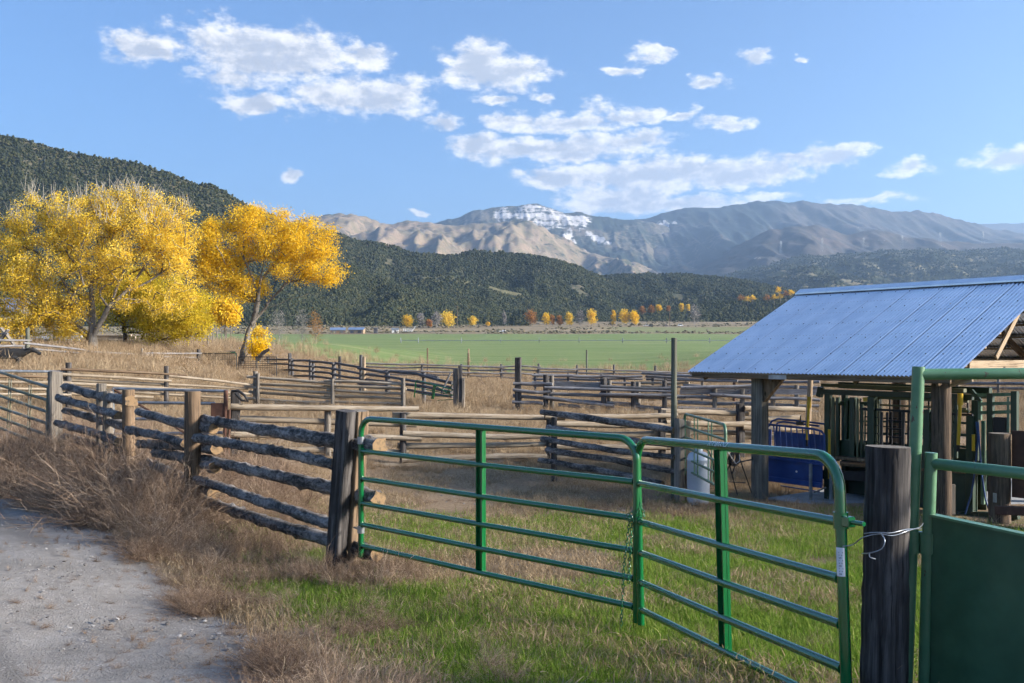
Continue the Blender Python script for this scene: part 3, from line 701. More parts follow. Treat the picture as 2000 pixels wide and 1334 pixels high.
# dark bark panel between the pens and the tall pole
PD_ = Plane(1063, 13.9, 1325, 11.75)
fence('bark_rail_panel', 'dark bark rail panel ending at the square post by the tall pole', PD_,
  [(1327, 818, {'sq': 1, 'r': .07, 'm': 'oldlumber'}), (1075, 815, {'off': .1, 'm': 'tie', 'r': .06})],
  [(1063, 804, 1322, 840, {'r': .058}), (1064, 835, 1324, 871), (1064, 857, 1324, 893), (1063, 879, 1326, 924, {'r': .06, 'm': 'bark'}), (1060, 898, 1300, 945)],
  style='bark', r=.056, off=.07, bend=.04, bumps=.5)
# light pole pen further off
PE = Plane(485, 30, 795, 29)
fence('pole_fence', 'short light pole fence of two bays left of the bent panel', PE,
  [(499, 725, {'r': .11}), (507, 729, {'off': -.15}), (652, 740, {'off': -.15}), (790, 738, {'off': -.15}), (786, 742)],
  [(485, 736, 652, 749), (492, 750, 655, 758), (480, 755, 655, 768), (484, 766, 652, 779), (484, 778, 655, 787), (490, 786, 650, 790),
   (635, 744, 792, 751), (632, 753, 792, 760), (640, 761, 790, 769), (632, 773, 790, 779), (638, 784, 792, 789)], style='pale', r=.065, off=.1, lite=True)
PF = Plane(-60, 26.5, 500, 30)
fence('pole_fence', 'weathered pole fence along the brush at the far left', PF,
  [(134, 708, {'m': 'tie', 'r': .12}), (325, 715, {'m': 'tie', 'r': .1}), (-30, 710)],
  [(119, 721, 364, 733, {'m': 'brownpost'}), (-60, 724, 137, 726, {'m': 'greypipe'}), (121, 731, 335, 744), (124, 742, 486, 759), (118, 748, 490, 770), (121, 756, 480, 779), (330, 734, 492, 752),
   (-60, 735, 140, 738, {'m': 'brownpost'}), (-60, 745, 140, 747), (-60, 759, 145, 761), (-60, 770, 140, 771), (118, 768, 300, 776)], style='pale', r=.06, off=.09, lite=True)
# dark slanting fence and the far fence
PG = Plane(520, 51, 890, 31)
fence('rail_fence', 'dark slanting rail fence from the leaning tree to the bent green panel', PG,
  [(523, 696), (566, 690, {'sq': 1}), (571, 700), (606, 702), (612, 704), (652, 708, {'r': .13}), (705, 693), (711, 697, {'m': 'tan'}), (757, 722, {'r': .14}), (828, 728), (628, 696, {'off': 1.2, 'm': 'tie'})],
  [(520, 702, 572, 703), (568, 704, 614, 706), (610, 706, 655, 710), (650, 709, 708, 719), (703, 719, 760, 728), (755, 725, 852, 738), (815, 729, 888, 748, {'m': 'darkrail'}),
   (520, 711, 572, 712), (568, 713, 614, 716), (610, 716, 655, 721), (650, 720, 708, 730), (703, 730, 760, 737), (755, 735, 888, 757),
   (520, 721, 572, 722), (568, 722, 614, 725), (610, 726, 655, 731), (650, 731, 708, 739), (703, 740, 760, 746), (755, 746, 886, 766),
   (545, 732, 614, 734), (610, 735, 655, 740), (650, 741, 708, 748), (703, 749, 762, 755), (760, 757, 880, 775)], style='darkrail', pstyle='darkrail', r=.075, prad=.1, off=.1, lite=True, bend=.06)
PH = Plane(700, 57, 1420, 57)
fp = [(712, 706), (824, 712), (901, 711), (915, 690, {'m': 'brownpost'}), (979, 711), (1052, 710), (1127, 713), (1199, 712), (1280, 714), (1350, 722)]
fr = []
for (a, b) in ((705, 830), (820, 905), (898, 985), (975, 1056), (1048, 1130), (1123, 1203), (1195, 1284), (1276, 1420)):
    for k in range(4):
        f = lambda x: 709+(x-705)*.028+k*6.3
        fr.append((a, f(a)+random.uniform(-1.2, 1.2), b, f(b)+random.uniform(-1.2, 1.2)))
fence('rail_fence', 'long low grey rail fence along the edge of the green field', PH, fp, fr, style='greyrail', pstyle='darkrail', r=.07, prad=.09, off=.1, lite=True, bend=.08)
# grey pens in the middle distance, right
PI_ = Plane(1000, 29, 1620, 27.5)
fence('corral_fence', 'weathered grey corral fence with a tall dark post at its left end', PI_,
  [(1012, 698, {'m': 'tie', 'r': .13, 'sq': 1}), (1066, 732, {'m': 'tie', 'r': .12}), (1076, 734, {'r': .1, 'off': .3}), (1179, 739, {'m': 'tie', 'r': .13}), (1189, 743, {'off': .5}), (1237, 745, {'m': 'tie'}), (1246, 747, {'off': .5}), (1298, 743, {'m': 'tie'}), (1396, 757), (1450, 760), (1510, 745), (1556, 752)],
  [(1003, 749, 1080, 750), (1083, 749, 1176, 753, {'r': .11, 'plank': 1}), (1003, 761, 1076, 765), (1001, 773, 1250, 790), (1001, 785, 1062, 788), (1001, 797, 1066, 800),
   (1064, 757, 1312, 764), (1072, 769, 1311, 778), (1061, 775, 1200, 793), (1174, 786, 1314, 800), (1170, 770, 1312, 771), (1090, 791, 1260, 801), (1173, 755, 1312, 759, {'m': 'darkrail'}),
   (1328, 765, 1468, 765, {'r': .11, 'plank': 1}), (1496, 764, 1600, 766, {'r': .11, 'plank': 1}), (1320, 775, 1400, 777), (1386, 770, 1480, 778), (1324, 786, 1475, 788), (1324, 796, 1450, 802), (1440, 789, 1600, 793), (1470, 778, 1600, 781), (1460, 801, 1600, 806), (1330, 757, 1480, 752)],
  style='greyrail', r=.075, prad=.1, off=.12, lite=True, bend=.06)
PJ = Plane(1230, 37, 1640, 33)
fence('corral_fence', 'sunlit pale rails behind the grey corral fence near the shed eave', PJ,
  [(1300, 738), (1372, 736), (1434, 737, {'m': 'rust'}), (1500, 738), (1585, 738)],
  [(1242, 748, 1294, 748, {'m': 'pale'}), (1246, 754, 1300, 755, {'m': 'pale'}), (1248, 764, 1296, 763, {'m': 'pale'}), (1300, 750, 1345, 748, {'m': 'pale'}), (1324, 741, 1442, 744), (1334, 752, 1438, 757), (1320, 733, 1480, 737), (1440, 746, 1600, 746), (1430, 757, 1600, 758), (1260, 735, 1345, 741), (1255, 729, 1350, 734)],
  style='greyrail', r=.08, off=.1, lite=True, bend=.06)
PJ2 = Plane(1040, 41, 1345, 40)
fence('corral_fence', 'low dark rails between the grey corral fence and the field fence', PJ2, [(1045, 728), (1110, 729), (1175, 731), (1220, 733), (1275, 733), (1340, 735)],
  [(a, y+(a-1040)*.012+random.uniform(-1, 1), a+80, y+(a-960)*.012+random.uniform(-1, 1)) for a in (1040, 1108, 1175, 1262) for y in (733, 739, 746, 753)], style='greyrail', pstyle='darkrail', r=.075, off=.1, lite=True, bend=.07)
PK = Plane(1860, 34, 2160, 30)
fence('corral_fence', 'grey corral rails seen past the chute at the right edge', PK,
  [(1870, 738), (1950, 740), (2030, 740), (2120, 740)], [(1855, y, 2160, y+3) for y in (748, 758, 769, 780, 792)], style='greyrail', r=.075, off=.1, lite=True)
# far left: thin fence lines round the cow pasture
PL_ = Plane(-40, 37, 400, 46)
fence('rail_fence', 'thin slanting rail fence behind the black cow', PL_,
  [(54, 640, {'m': 'treatedpole', 'r': .12}), (170, 690), (277, 680), (388, 682, {'m': 'tie', 'r': .13})],
  [(-40, 664, 60, 665), (-40, 676, 58, 676), (45, 670, 166, 684), (45, 680, 160, 690), (160, 686, 300, 694), (280, 696, 392, 699), (280, 690, 392, 690)], style='greyrail', r=.07, off=.08, lite=True)
# slim field posts
for i, (px, y0, y1, d, lab) in enumerate(((835, 680, 716, 62, 'leftmost slim brown post standing at the field edge'), (915, 681, 716, 62, 'slim tan post at the field edge, second from the left'), (1146, 683, 722, 60, 'slim dark post at the field edge, right of the tall dark corral post'))):
    t = G(px, d); t.z -= .3; m = M[('brownpost', 'tan', 'treatedpole')[i]]
    o = log(None, t, P(px, y0, d), .075, .07, [m, m], 'field_post', 0, .05, 8, 4); tag(o, lab, 'post', 'slim posts at the field edge')
# wire mesh panels by the leaning tree
def wire_panel(px0, px1, d, py0, label, nv=22, nh=6, r=.02, m='darksteel'):
    pl = Plane(px0, d, px1, d*.97); t = thing('wire_fence', label, 'fence', pl.ground(px0))
    x0 = pl.ground(px0)-t.location; x1 = pl.ground(px1)-t.location
    z0 = pl.at(px0, py0).z-t.location.z
    e = x1-x0; f = MB(); f.tube([x0, x0+Vector((0, 0, z0)), x1+Vector((0, 0, z0-e.z)), x1], r*1.6, 6); f.build('frame', M[m], t)
    w = MB()
    for k in range(1, nv): p = x0+e*(k/nv); w.tube([p, p+Vector((0, 0, z0-e.z*(k/nv)))], r*.5, 4, cap=False)
    for k in range(1, nh): z = z0*k/nh; w.tube([x0+Vector((0, 0, z)), x1+Vector((0, 0, z-e.z))], r*.6, 4, cap=False)
    w.build('mesh_wires', M[m], t); return t
wire_panel(388, 462, 46, 690, 'wire mesh stock panel left of the leaning tree trunk')
wire_panel(466, 540, 45, 697, 'wire mesh stock panel right of the leaning tree trunk')
wire_panel(408, 460, 56, 689, 'green framed panel standing behind the wire mesh', 3, 4, .03, 'green')
for i, px in enumerate(range(406, 446, 7)):
    d = 58+i*6; t = G(px+i*2, d); o = log(None, t-Vector((0, 0, .2)), t+Vector((0, 0, 1.7)), .06, .05, [M['greypost']]*2, 'fence_stake', 0, .05, 6, 3)
    tag(o, ('nearest', 'second nearest', 'third nearest', 'fourth nearest', 'fifth nearest', 'farthest')[i]+' thin grey stake in the fence row beside the dirt track', 'stake', 'stakes along the dirt track')
# ------------------------------------------------------------------ gates
def put(mb, name, m, t, **k):
    o = t.location; mb.V = [(v[0]-o.x, v[1]-o.y, v[2]-o.z) for v in mb.V]
    return mb.build(name, m, t)
def arc(c, r, a0, a1, n=7): return [Vector((c[0]+r*math.cos(a0+(a1-a0)*i/n), 0, c[1]+r*math.sin(a0+(a1-a0)*i/n))) for i in range(n+1)]
def pipe_gate(label, A, B, top, zs, tilt=0.0, m='green', r=.0265, brace=True, rb=.16, group='green tube gates'):
    """A, B: ground points under the ends; top and zs: heights of the rails above A"""
    e = Vector((B.x-A.x, B.y-A.y)); L = e.length; rz = math.atan2(e.y, e.x)
    t = thing('pipe_gate', label, 'gate', A, rz, group); t.rotation_euler = (0, -tilt, rz)
    f = MB(); lo = min(zs)-.11
    pts = [Vector((0, 0, lo))]+arc((rb, top-rb), rb, math.pi, math.pi/2)+arc((L-rb, top-rb), rb, math.pi/2, 0)+[Vector((L, 0, lo))]
    f.tube(pts, r*1.06, 16); f.build('frame', M[m], t)
    for z in zs:
        b = MB(); b.tube([(r, 0, z), (L/2, 0, z-.004), (L-r, 0, z)], r*.92, 14); o = b.build('rail', M[m], t)
        w = MB()
        for x in (r*1.05, L-r*1.05): w.tube([(x-.004, 0, z), (x+.006, 0, z)], r*1.12, 12)
        w.build('weld_collar', M[m], o)
    if brace:
        b = MB(); b.box((L/2-.038, r*.55, min(zs)-.02), (L/2+.038, r*1.5, top-.005), bev=.004); b.box((L/2-.038, -r*.4, min(zs)-.02), (L/2-.030, r*.55, top-.02)); b.box((L/2+.030, -r*.4, min(zs)-.02), (L/2+.038, r*.55, top-.02))
        b.build('brace', M[m], t)
    return t, L
A = P(705, 0, 6.59); B = P(1243, 0, 4.99); A.z = B.z = 0.0
g1, L1 = pipe_gate('bright green tube gate hinged on the dark tie post, seen at its full length', A, B, 1.372, [1.058, .79, .553, .348, .143], rb=.15)
h = MB()
for z in (1.16, .30):
    h.tube([(-.13, .02, z), (-.03, 0, z)], .011, 8); h.tube([(0, 0, z-.035), (0, 0, z+.035)], .036, 14)
h.build('hinge', M['steel'], g1)
A = P(1252, 0, 4.96); B = P(1657, 0, 3.32); A.z = B.z = 0.0
g2, L2 = pipe_gate('bright green tube gate nearest the camera, with a white sticker on its end', A, B, 1.372, [1.05, .772, .548, .335, .137], tilt=math.atan2(.12, 2.33), rb=.17)
b = MB(); b.tube([(L2, 0, 1.02), (L2, 0, 1.10)], .037, 16); b.box((L2+.03, -.022, 1.035), (L2+.085, .022, 1.085), bev=.004); b.tube([(L2+.08, 0, 1.06), (L2+.16, .01, 1.06)], .012, 8); b.build('hinge', M['green'], g2)
b = MB(); vs = []
for i in range(7):
    an = -1.75+i*.26
    for z in (.79, .93): vs.append((L2+.0289*math.cos(an), .0289*math.sin(an), z))
b.add(vs, [(2*i, 2*i+2, 2*i+3, 2*i+1) for i in range(6)]); st = b.build('sticker', M['sticker'], g2)
b = MB()
for k in range(9):
    z = .80+k*.013; an = -1.2
    b.add([(L2+.0296*math.cos(an+q), .0296*math.sin(an+q), zz) for q, zz in ((0, z), (.45+.25*((k*7) % 3)/2, z), (.45+.25*((k*7) % 3)/2, z+.004), (0, z+.004))], [(0, 1, 2, 3)])
b.build('print', M['ink'], st)
# maker's mark on the top rail
cu = bpy.data.curves.new('mark', 'FONT'); cu.body = 'HW BRAND'; cu.size = .042; cu.shear = .25; cu.extrude = .0006; cu.align_x = 'CENTER'
tmp = bpy.data.objects.new('tmp', cu); COL.objects.link(tmp); bpy.context.view_layer.update()
me = bpy.data.meshes.new_from_object(tmp.evaluated_get(bpy.context.evaluated_depsgraph_get())); bpy.data.objects.remove(tmp)
for v in me.vertices:      # wrap the letters round the tube
    an = (v.co.y-.016)/.0285+R(38); rr = .0286+v.co.z; v.co = Vector((L2/2+.03+v.co.x, -rr*math.cos(an), 1.372+rr*math.sin(an)))
me.materials.clear(); me.materials.append(M['sticker'])
obj('lettering', me, g2)
# loose chain hanging where the two gates meet
ch = MB(); top = P(1230, 1008, 4.98)
def chain(pts, n):
    pts = [Vector(p) for p in pts]; ds = [0]
    for a_, b_ in zip(pts, pts[1:]): ds.append(ds[-1]+(b_-a_).length)
    k = 0; s = 0.0
    while s < ds[-1]:
        i = max(j for j in range(len(ds)-1) if ds[j] <= s); u = (s-ds[i])/(ds[i+1]-ds[i]); c = pts[i].lerp(pts[i+1], u); tg = (pts[i+1]-pts[i]).normalized()
        sx = tg.cross(Vector((.3, 1, .1))).normalized() if k % 2 else tg.cross(Vector((1, -.3, .1))).normalized()
        ch.tube([c+tg*.018*math.sin(q)+sx*.010*math.cos(q) for q in [j*math.pi/4 for j in range(9)]], .0032, 5, cap=False); s += .027; k += 1
chain([top, P(1226, 1050, 4.98), P(1218, 1110, 4.97), P(1217, 1150, 4.97), P(1214, 1200, 4.97), P(1213, 1243, 4.96)], 0)
chain([P(1235, 1012, 4.97), P(1232, 1060, 4.96), P(1228, 1125, 4.96), P(1227, 1140, 4.96)], 0)
chain([P(1222, 1010, 4.95), P(1233, 1000, 4.94), P(1243, 1006, 4.93), P(1251, 985, 4.92), P(1258, 1006, 4.93), P(1240, 1014, 4.95), P(1224, 1014, 4.97)], 0)
tag(ch.build('chain', M['green']), 'green chain looped over the rails where the two gates meet', 'chain')

# wooden post between the gates, tied with wire
b_ = hit(1722, 1334); b_ = Vector((P(1722, 0, 3.36).x, P(1722, 0, 3.36).y, gzf(P(1722, 0, 3.36).x, P(1722, 0, 3.36).y)-.35)); tp = P(1735, 872, 3.38)
wp = log(None, b_, tp, .112, .105, [M['tie'], M['greypost']], 'gate_post', .0, .05, 72, 26, 0, 26); tag(wp, 'thick dark weathered post wrapped with wire beside the near gate', 'post')
wr = MB()
def wire(pts, r=.0028):
    ps = [P(*p) for p in pts]; out = []
    for i in range(len(ps)-1):
        p0 = ps[max(i-1, 0)]; p1 = ps[i]; p2 = ps[i+1]; p3 = ps[min(i+2, len(ps)-1)]
        for k in range(5):
            u = k/5; out.append(.5*((2*p1)+(p2-p0)*u+(2*p0-5*p1+4*p2-p3)*u*u+(3*p1-p0-3*p2+p3)*u**3))
    out.append(ps[-1]); wr.tube(out, r, 6)
wire([(1646, 1067, 3.28), (1665, 1064, 3.25), (1685, 1050, 3.2), (1715, 1043, 3.17), (1745, 1046, 3.17), (1775, 1036, 3.2), (1796, 1030, 3.3), (1803, 1022, 3.4)])
wire([(1688, 1042, 3.22), (1712, 1040, 3.17), (1740, 1041, 3.16), (1770, 1034, 3.2), (1800, 1033, 3.35)])
wire([(1720, 1041, 3.16), (1728, 1055, 3.13), (1722, 1072, 3.13), (1700, 1080, 3.17), (1684, 1081, 3.24)])
wire([(1698, 1080, 3.17), (1699, 1088, 3.15), (1710, 1092, 3.15)])
tag(wr.build('tie_wire', M['steel']), 'galvanized wire twisted round the dark post and the gate end', 'wire')

# old green pipe frame and its solid sheet gate on the right
base = P(1771, 1334, 3.5); f = thing('pipe_gateway', 'tall faded green pipe gateway rising at the right edge', 'gateway', Vector((base.x, base.y, gzf(base.x, base.y))))
b = MB(); lo = P(1766, 1440, 3.5); b.tube([lo, P(1783, 1000, 3.5), P(1794, 716, 3.5)], .031, 18); put(b, 'upright', M['oldgreen'], f)
b = MB(); b.tube([P(1794, 731, 3.5), P(2060, 729, 3.45), P(2500, 728, 3.4)], .029, 18); put(b, 'top_pipe', M['oldgreen'], f)
b = MB(); b.tube([P(2500, 728, 3.4), P(2500, 1500, 3.4)], .031, 14); put(b, 'upright', M['oldgreen'], f)
sg = thing('sheet_gate', 'solid dark green sheet metal gate inside the tall pipe frame', 'gate', Vector((P(1813, 0, 3.46).x, P(1813, 0, 3.46).y, gzf(P(1813, 0, 3.46).x, P(1813, 0, 3.46).y))))
b = MB(); b.tube([P(1802, 1460, 3.47), P(1813, 1050, 3.47), P(1819, 884, 3.47)], .030, 18); put(b, 'upright', M['oldgreen'], sg)
q0, q1 = P(1819, 905, 3.47), P(2000, 925, 3.2); q1 = q0+(q1-q0)*3.2
b = MB(); b.tube([q0, q1], .0285, 16); put(b, 'top_rail', M['oldgreen'], sg)
q0, q1 = P(1822, 1006, 3.44), P(2000, 1046, 3.12); q1.z = q0.z-.012; q1 = q0+(q1-q0)*2.8
b = MB(); b.beam(q0, q1, .05, .012); put(b, 'flange', M['oldgreen'], sg)
b = MB(); dn = Vector((-.012, 0, -1.1)); yv = Vector((.0, .012, 0)); a0, a1 = q0+Vector((0, .01, -.006)), q1+Vector((0, .01, -.006))
b.add([a0, a1, a1+dn, a0+dn, a0+yv, a1+yv, a1+dn+yv, a0+dn+yv], [(0, 1, 2, 3), (7, 6, 5, 4), (0, 4, 5, 1), (3, 2, 6, 7), (1, 5, 6, 2), (0, 3, 7, 4)], 0, False); put(b, 'sheet', M['sheetgreen'], sg)
b = MB(); c0 = P(1783, 1058, 3.5); c1 = P(1811, 1060, 3.47)
for c in (c0, c1): b.tube([c+Vector((0, 0, -.055)), c+Vector((0, 0, .055))], .036, 16)
b.box(tuple(c1+Vector((.0, -.038, -.05))), tuple(c1+Vector((.05, -.026, .05)))); put(b, 'strap_hinge', M['oldgreen'], sg)

# ------------------------------------------------------------------ open shed with metal roof
E2 = Vector((.61394, -.78935)); G2 = Vector((.78935, .61394)); p0 = Vector((4.41, 16.4)); z0 = gzf(4.41, 16.4)
shed = thing('open_shed', 'open-sided pole shed with a blue-grey corrugated metal roof', 'shed', (p0.x, p0.y, z0), math.atan2(E2.y, E2.x))
X0, X1, YE, YR = -1.373, 3.63, -.35, 3.2; ZE = 1.655-z0; RISE = 1.631; ns = 8; wS = (X1-X0)/ns
for side in (0, 1):
    me = None
    for k in range(ns):
        if me is None:
            b = MB(); npt = 73; vs = []
            for row in range(5):
                s = row/4; y = YE+(YR-YE)*s if side == 0 else 2*YR-YE-(YR-YE)*s
                for i in range(npt):
                    x = i/(npt-1)*(wS+.03); c = .0095*math.cos(2*math.pi*x/.0695); vs.append((x, y, ZE+RISE*s+c+(.004 if x > wS else 0)+x*.0035))
            b.add(vs, [(r_*npt+i, r_*npt+i+1, (r_+1)*npt+i+1, (r_+1)*npt+i) for r_ in range(4) for i in range(npt-1)]); me = b.mesh('roof_sheet', [M['roof']])
        obj('roof_sheet', me, shed, (X0+k*wS, 0, 0))
b = MB(); sl = RISE/(YR-YE); hwc = .17
b.add([(x, YR+dy, ZE+RISE+.055-abs(dy)*sl*1.0+.012*(dy == 0)) for x in (X0-.02, X1+.02) for dy in (-hwc, 0, hwc)], [(0, 3, 4, 1), (1, 4, 5, 2)], 0, False)
b.add([(x, YR-hwc, ZE+RISE+.055-hwc*sl-dz) for x in (X0-.02, X1+.02) for dz in (0, .03)], [(0, 1, 3, 2)], 0, False); b.build('ridge_cap', M['roof'], shed)
b = MB()
for row, s in enumerate((.035, .2, .37, .55, .73, .92)):
    x = X0+.06
    while x < X1:
        y = YE+(YR-YE)*s; z = ZE+RISE*s+.012+((x-X0) % wS)*.0035
        b.tube([(x, y, z-.004), (x, y-.003, z+.007)], .010, 6); x += .278 if row % 2 else .3475 if row == 0 else .278
o = b.build('screw', M['darksteel'], shed); tag(o, kind='stuff')
def lum(name, a, c, w, h, m='oldlumber'):
    b = MB(); a = Vector(a); c = Vector(c); v = c-a; q = v.to_track_quat('Z', 'Y'); b.box((-w/2, -h/2, 0), (w/2, h/2, v.length), bev=.004); return obj(name, b.mesh(name, [M[m]]), shed, a, q)
for y in (YE+.06, 2*YR-YE-.06): lum('fascia', (X0+.06, y, ZE-.055), (X1-.05, y, ZE-.055), .04, .09, 'brownpost')
b = MB(); b.box((.42, YE+.034, ZE-.10), (.78, YE+.04, ZE-.012)); b.build('splice_plate', M['steel'], shed)
for y in (0.02, 2*YR): lum('header', (X0+.15, y, ZE+.02), (X1-.12, y, ZE+.02), .09, .20, 'oldlumber')
for s in np.linspace(.02, .97, 8):
    for sgn in (0, 1):
        y = YE+(YR-YE)*s; y = y if sgn == 0 else 2*YR-y
        lum('purlin', (X0+.01, y, ZE+RISE*s-.04), (X1-.01, y, ZE+RISE*s-.04), .085, .038, 'tan')
for x in (X0+.3, .4, 2.0, X1-.28):
    for sgn in (0, 1):
        ya, yb = (YE+.1, YR) if sgn == 0 else (2*YR-YE-.1, YR)
        lum('rafter', (x, ya, ZE-.09), (x, yb, ZE+RISE-.17), .042, .14, 'brownpost')
    lum('tie_beam', (x+.045, .62, ZE+.16), (x+.045, 2*YR-.62, ZE+.16), .04, .14, 'tan')
    lum('king_post', (x+.05, YR, ZE+.27), (x+.05, YR, ZE+RISE-.2), .04, .09, 'tan')
    lum('web', (x+.05, 1.5, ZE+.27), (x+.05, YR-.9, ZE+RISE-.62), .04, .09, 'tan')
lum('gable_header', (X1-.2, .35, ZE-.02), (X1-.2, 2*YR, ZE-.02), .22, .07, 'tan')
b = MB(); b.box((-.115, -.10, -.3), (.115, .10, ZE-.08), bev=.006); b.build('square_post', M['greypost'], shed)
b = MB()
b.add([(.115, -.05, ZE-.11), (.5, -.05, ZE-.11), (.5, .05, ZE-.11), (.115, .05, ZE-.11), (.115, -.05, ZE-.52), (.115, .05, ZE-.52)], [(0, 1, 2, 3), (0, 4, 1), (3, 2, 5), (1, 4, 5, 2)], 0, False); b.build('knee_brace', M['brownpost'], shed)
for (x, y, r_, m) in ((3.29, 0.0, .142, 'oldpole'), (.82, 3.2, .12, 'oldpole'), (0, 6.4, .13, 'oldpole'), (3.29, 6.4, .13, 'oldpole'), (3.4, 3.2, .12, 'oldpole')):
    zt = ZE-.04 if y != 3.2 else ZE+RISE-.3
    obj('round_post', log_mesh(zt+.4, r_*1.04, r_*.96, .0, .04, 40, 12, [M[m], M['greypost']], int(x*100+y*7), 0, 12), shed, (x, y, -.4))
lum('brace_board', (3.42, 0, ZE-.1), (3.75, .0, ZE-.02), .05, .1, 'tan')
b = MB(); vs = [(.25, .05, .03), (5.2, .05, .03), (5.2, 6.6, .03), (.25, 6.6, .03)]; b.box((.25, -.1, -.2), (5.6, 6.6, .045), bev=.01); sl_ = b.build('slab', M['concrete'], shed)
lp = MB(); ba = P(1575, 870, 17.2); o = log(None, Vector((ba.x, ba.y, gzf(ba.x, ba.y)-.1)), P(1583, 737, 17.2), .07, .07, [M['tan'], M['tan']], 'leaning_pole', 0, .04, 8, 4); tag(o, 'tan pole leaning against the back of the shed left of the chute', 'pole')

# ------------------------------------------------------------------ cattle chute under the roof
class SPlane(Plane):
    def __init__(s, off):
        s.A = p0+G2*off; s.B = s.A+E2*3; s.t = E2; s.n = G2
PC, PCb = SPlane(.65), SPlane(1.45)
ct = thing('cattle_chute', 'dark green livestock squeeze chute with yellow levers under the shed roof', 'cattle chute', Vector((*(p0+G2*.65+E2*2), z0)))
def bar(name, pl, x0, y0, x1, y1, w, m='chute', dep=None, off=0.0, t=None):
    a = pl.at(x0, y0, off); c = pl.at(x1, y1, off); b = MB(); v = c-a; q = v.to_track_quat('Z', 'Y').to_matrix().to_4x4(); q.translation = a
    # keep the wide face square to the plane
    zt = v.normalized(); yt = Vector((pl.n.x, pl.n.y, 0)); xt = yt.cross(zt).normalized(); q = Matrix((( xt.x, yt.x, zt.x, a.x), (xt.y, yt.y, zt.y, a.y), (xt.z, yt.z, zt.z, a.z), (0, 0, 0, 1)))
    b.box((-w/2, -(dep or w)/2, 0), (w/2, (dep or w)/2, v.length), 0, q, .004); return put(b, name, M[m], t or ct)
def plate(name, pl, x0, y0, x1, y1, m, th=.012, off=0.0, t=None):
    a, b_, c, d_ = pl.at(x0, y0, off), pl.at(x1, y0, off), pl.at(x1, y1, off), pl.at(x0, y1, off)
    a.z = b_.z = (a.z+b_.z)/2 if abs(a.z-b_.z) < .3 else a.z; c.z = d_.z = (c.z+d_.z)/2
    n = Vector((pl.n.x, pl.n.y, 0))*th; b = MB(); b.add([a, b_, c, d_, a+n, b_+n, c+n, d_+n], [(0, 3, 2, 1), (4, 5, 6, 7), (0, 1, 5, 4), (1, 2, 6, 5), (2, 3, 7, 6), (3, 0, 4, 7)], 0, False)
    return put(b, name, M[m], t or ct)
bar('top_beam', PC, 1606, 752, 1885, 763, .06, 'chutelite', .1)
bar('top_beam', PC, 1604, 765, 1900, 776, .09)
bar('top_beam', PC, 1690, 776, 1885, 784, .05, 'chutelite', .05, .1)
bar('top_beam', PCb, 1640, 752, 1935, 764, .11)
bar('cross_beam', PC, 1604, 756, 1600, 775, .09)
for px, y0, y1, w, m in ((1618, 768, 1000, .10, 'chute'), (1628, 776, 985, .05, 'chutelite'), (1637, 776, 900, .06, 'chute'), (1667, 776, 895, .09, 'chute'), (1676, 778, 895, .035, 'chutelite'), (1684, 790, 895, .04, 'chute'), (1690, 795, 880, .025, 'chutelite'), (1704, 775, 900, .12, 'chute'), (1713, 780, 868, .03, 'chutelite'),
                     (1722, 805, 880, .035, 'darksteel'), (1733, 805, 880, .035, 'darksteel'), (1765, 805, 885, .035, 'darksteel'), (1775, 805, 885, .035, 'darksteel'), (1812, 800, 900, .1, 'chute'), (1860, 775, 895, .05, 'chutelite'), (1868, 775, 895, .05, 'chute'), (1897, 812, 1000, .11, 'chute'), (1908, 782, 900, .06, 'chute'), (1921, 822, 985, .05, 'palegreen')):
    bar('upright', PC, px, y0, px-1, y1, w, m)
for px in (1650, 1715, 1790, 1850, 1905): bar('upright', PCb, px, 765, px, 960, .09)
plate('head_panel', PC, 1641, 778, 1661, 861, 'palegreen', .02, .12); bar('head_bar', PC, 1650, 782, 1648, 858, .04, 'chute', .05, .08)
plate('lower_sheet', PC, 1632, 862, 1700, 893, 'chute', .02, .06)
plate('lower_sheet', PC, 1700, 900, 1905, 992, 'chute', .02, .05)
bar('side_rail', PC, 1684, 798, 1900, 811, .035, 'darksteel', .05)
bar('side_rail', PC, 1700, 792, 1870, 800, .03, 'chutelite', .03, .3)
for k in range(5):
    y = 815+k*16
    bar('slat', PC, 1689, y-1, 1716, y, .02, 'darksteel', .03); bar('slat', PC, 1734, y+6, 1766, y+8, .022, 'darksteel', .03); bar('slat', PC, 1776, y+6, 1812, y+9, .02, 'darksteel', .03)
    bar('slat', PCb, 1722, y+2, 1752, y+2, .02, 'darksteel', .03)
for k in range(5): bar('slat', PC, 1856, 778+k*23, 1893, 780+k*23.5, .035, 'chute', .04)
bar('floor_beam', PC, 1640, 893, 1710, 899, .05, 'brownpost', .3); bar('floor_beam', PC, 1600, 926, 1720, 932, .16, 'darksteel', .08); bar('skid', PC, 1604, 997, 1990, 1008, .1, 'chute', .1)
b = MB(); c = [PC.at(1640, 905), PC.at(1960, 925), PCb.at(1960, 915), PCb.at(1640, 900)]
b.add(c+[p-Vector((0, 0, .04)) for p in c], [(0, 1, 2, 3), (7, 6, 5, 4), (0, 4, 5, 1), (1, 5, 6, 2), (2, 6, 7, 3), (3, 7, 4, 0)], 0, False); put(b, 'floor', M['brownpost'], ct)
plate('back_sheet', PCb, 1650, 868, 1925, 985, 'chute', .015, .02)
for k in range(13): bar('back_bar', PCb, 1662+k*19, 778, 1662+k*19, 868, .022, 'darksteel', .03)
for y in (800, 822, 845): bar('back_rail', PCb, 1650, y, 1905, y+5, .03, 'chute', .03, .03)
for k in range(6): bar('roller_bar', PC, 1700+k*19, 806, 1700+k*19, 898, .03, 'darksteel', .04, .35)
plate('operator_panel', PC, 1820, 800, 1853, 905, 'chute', .02, .12)
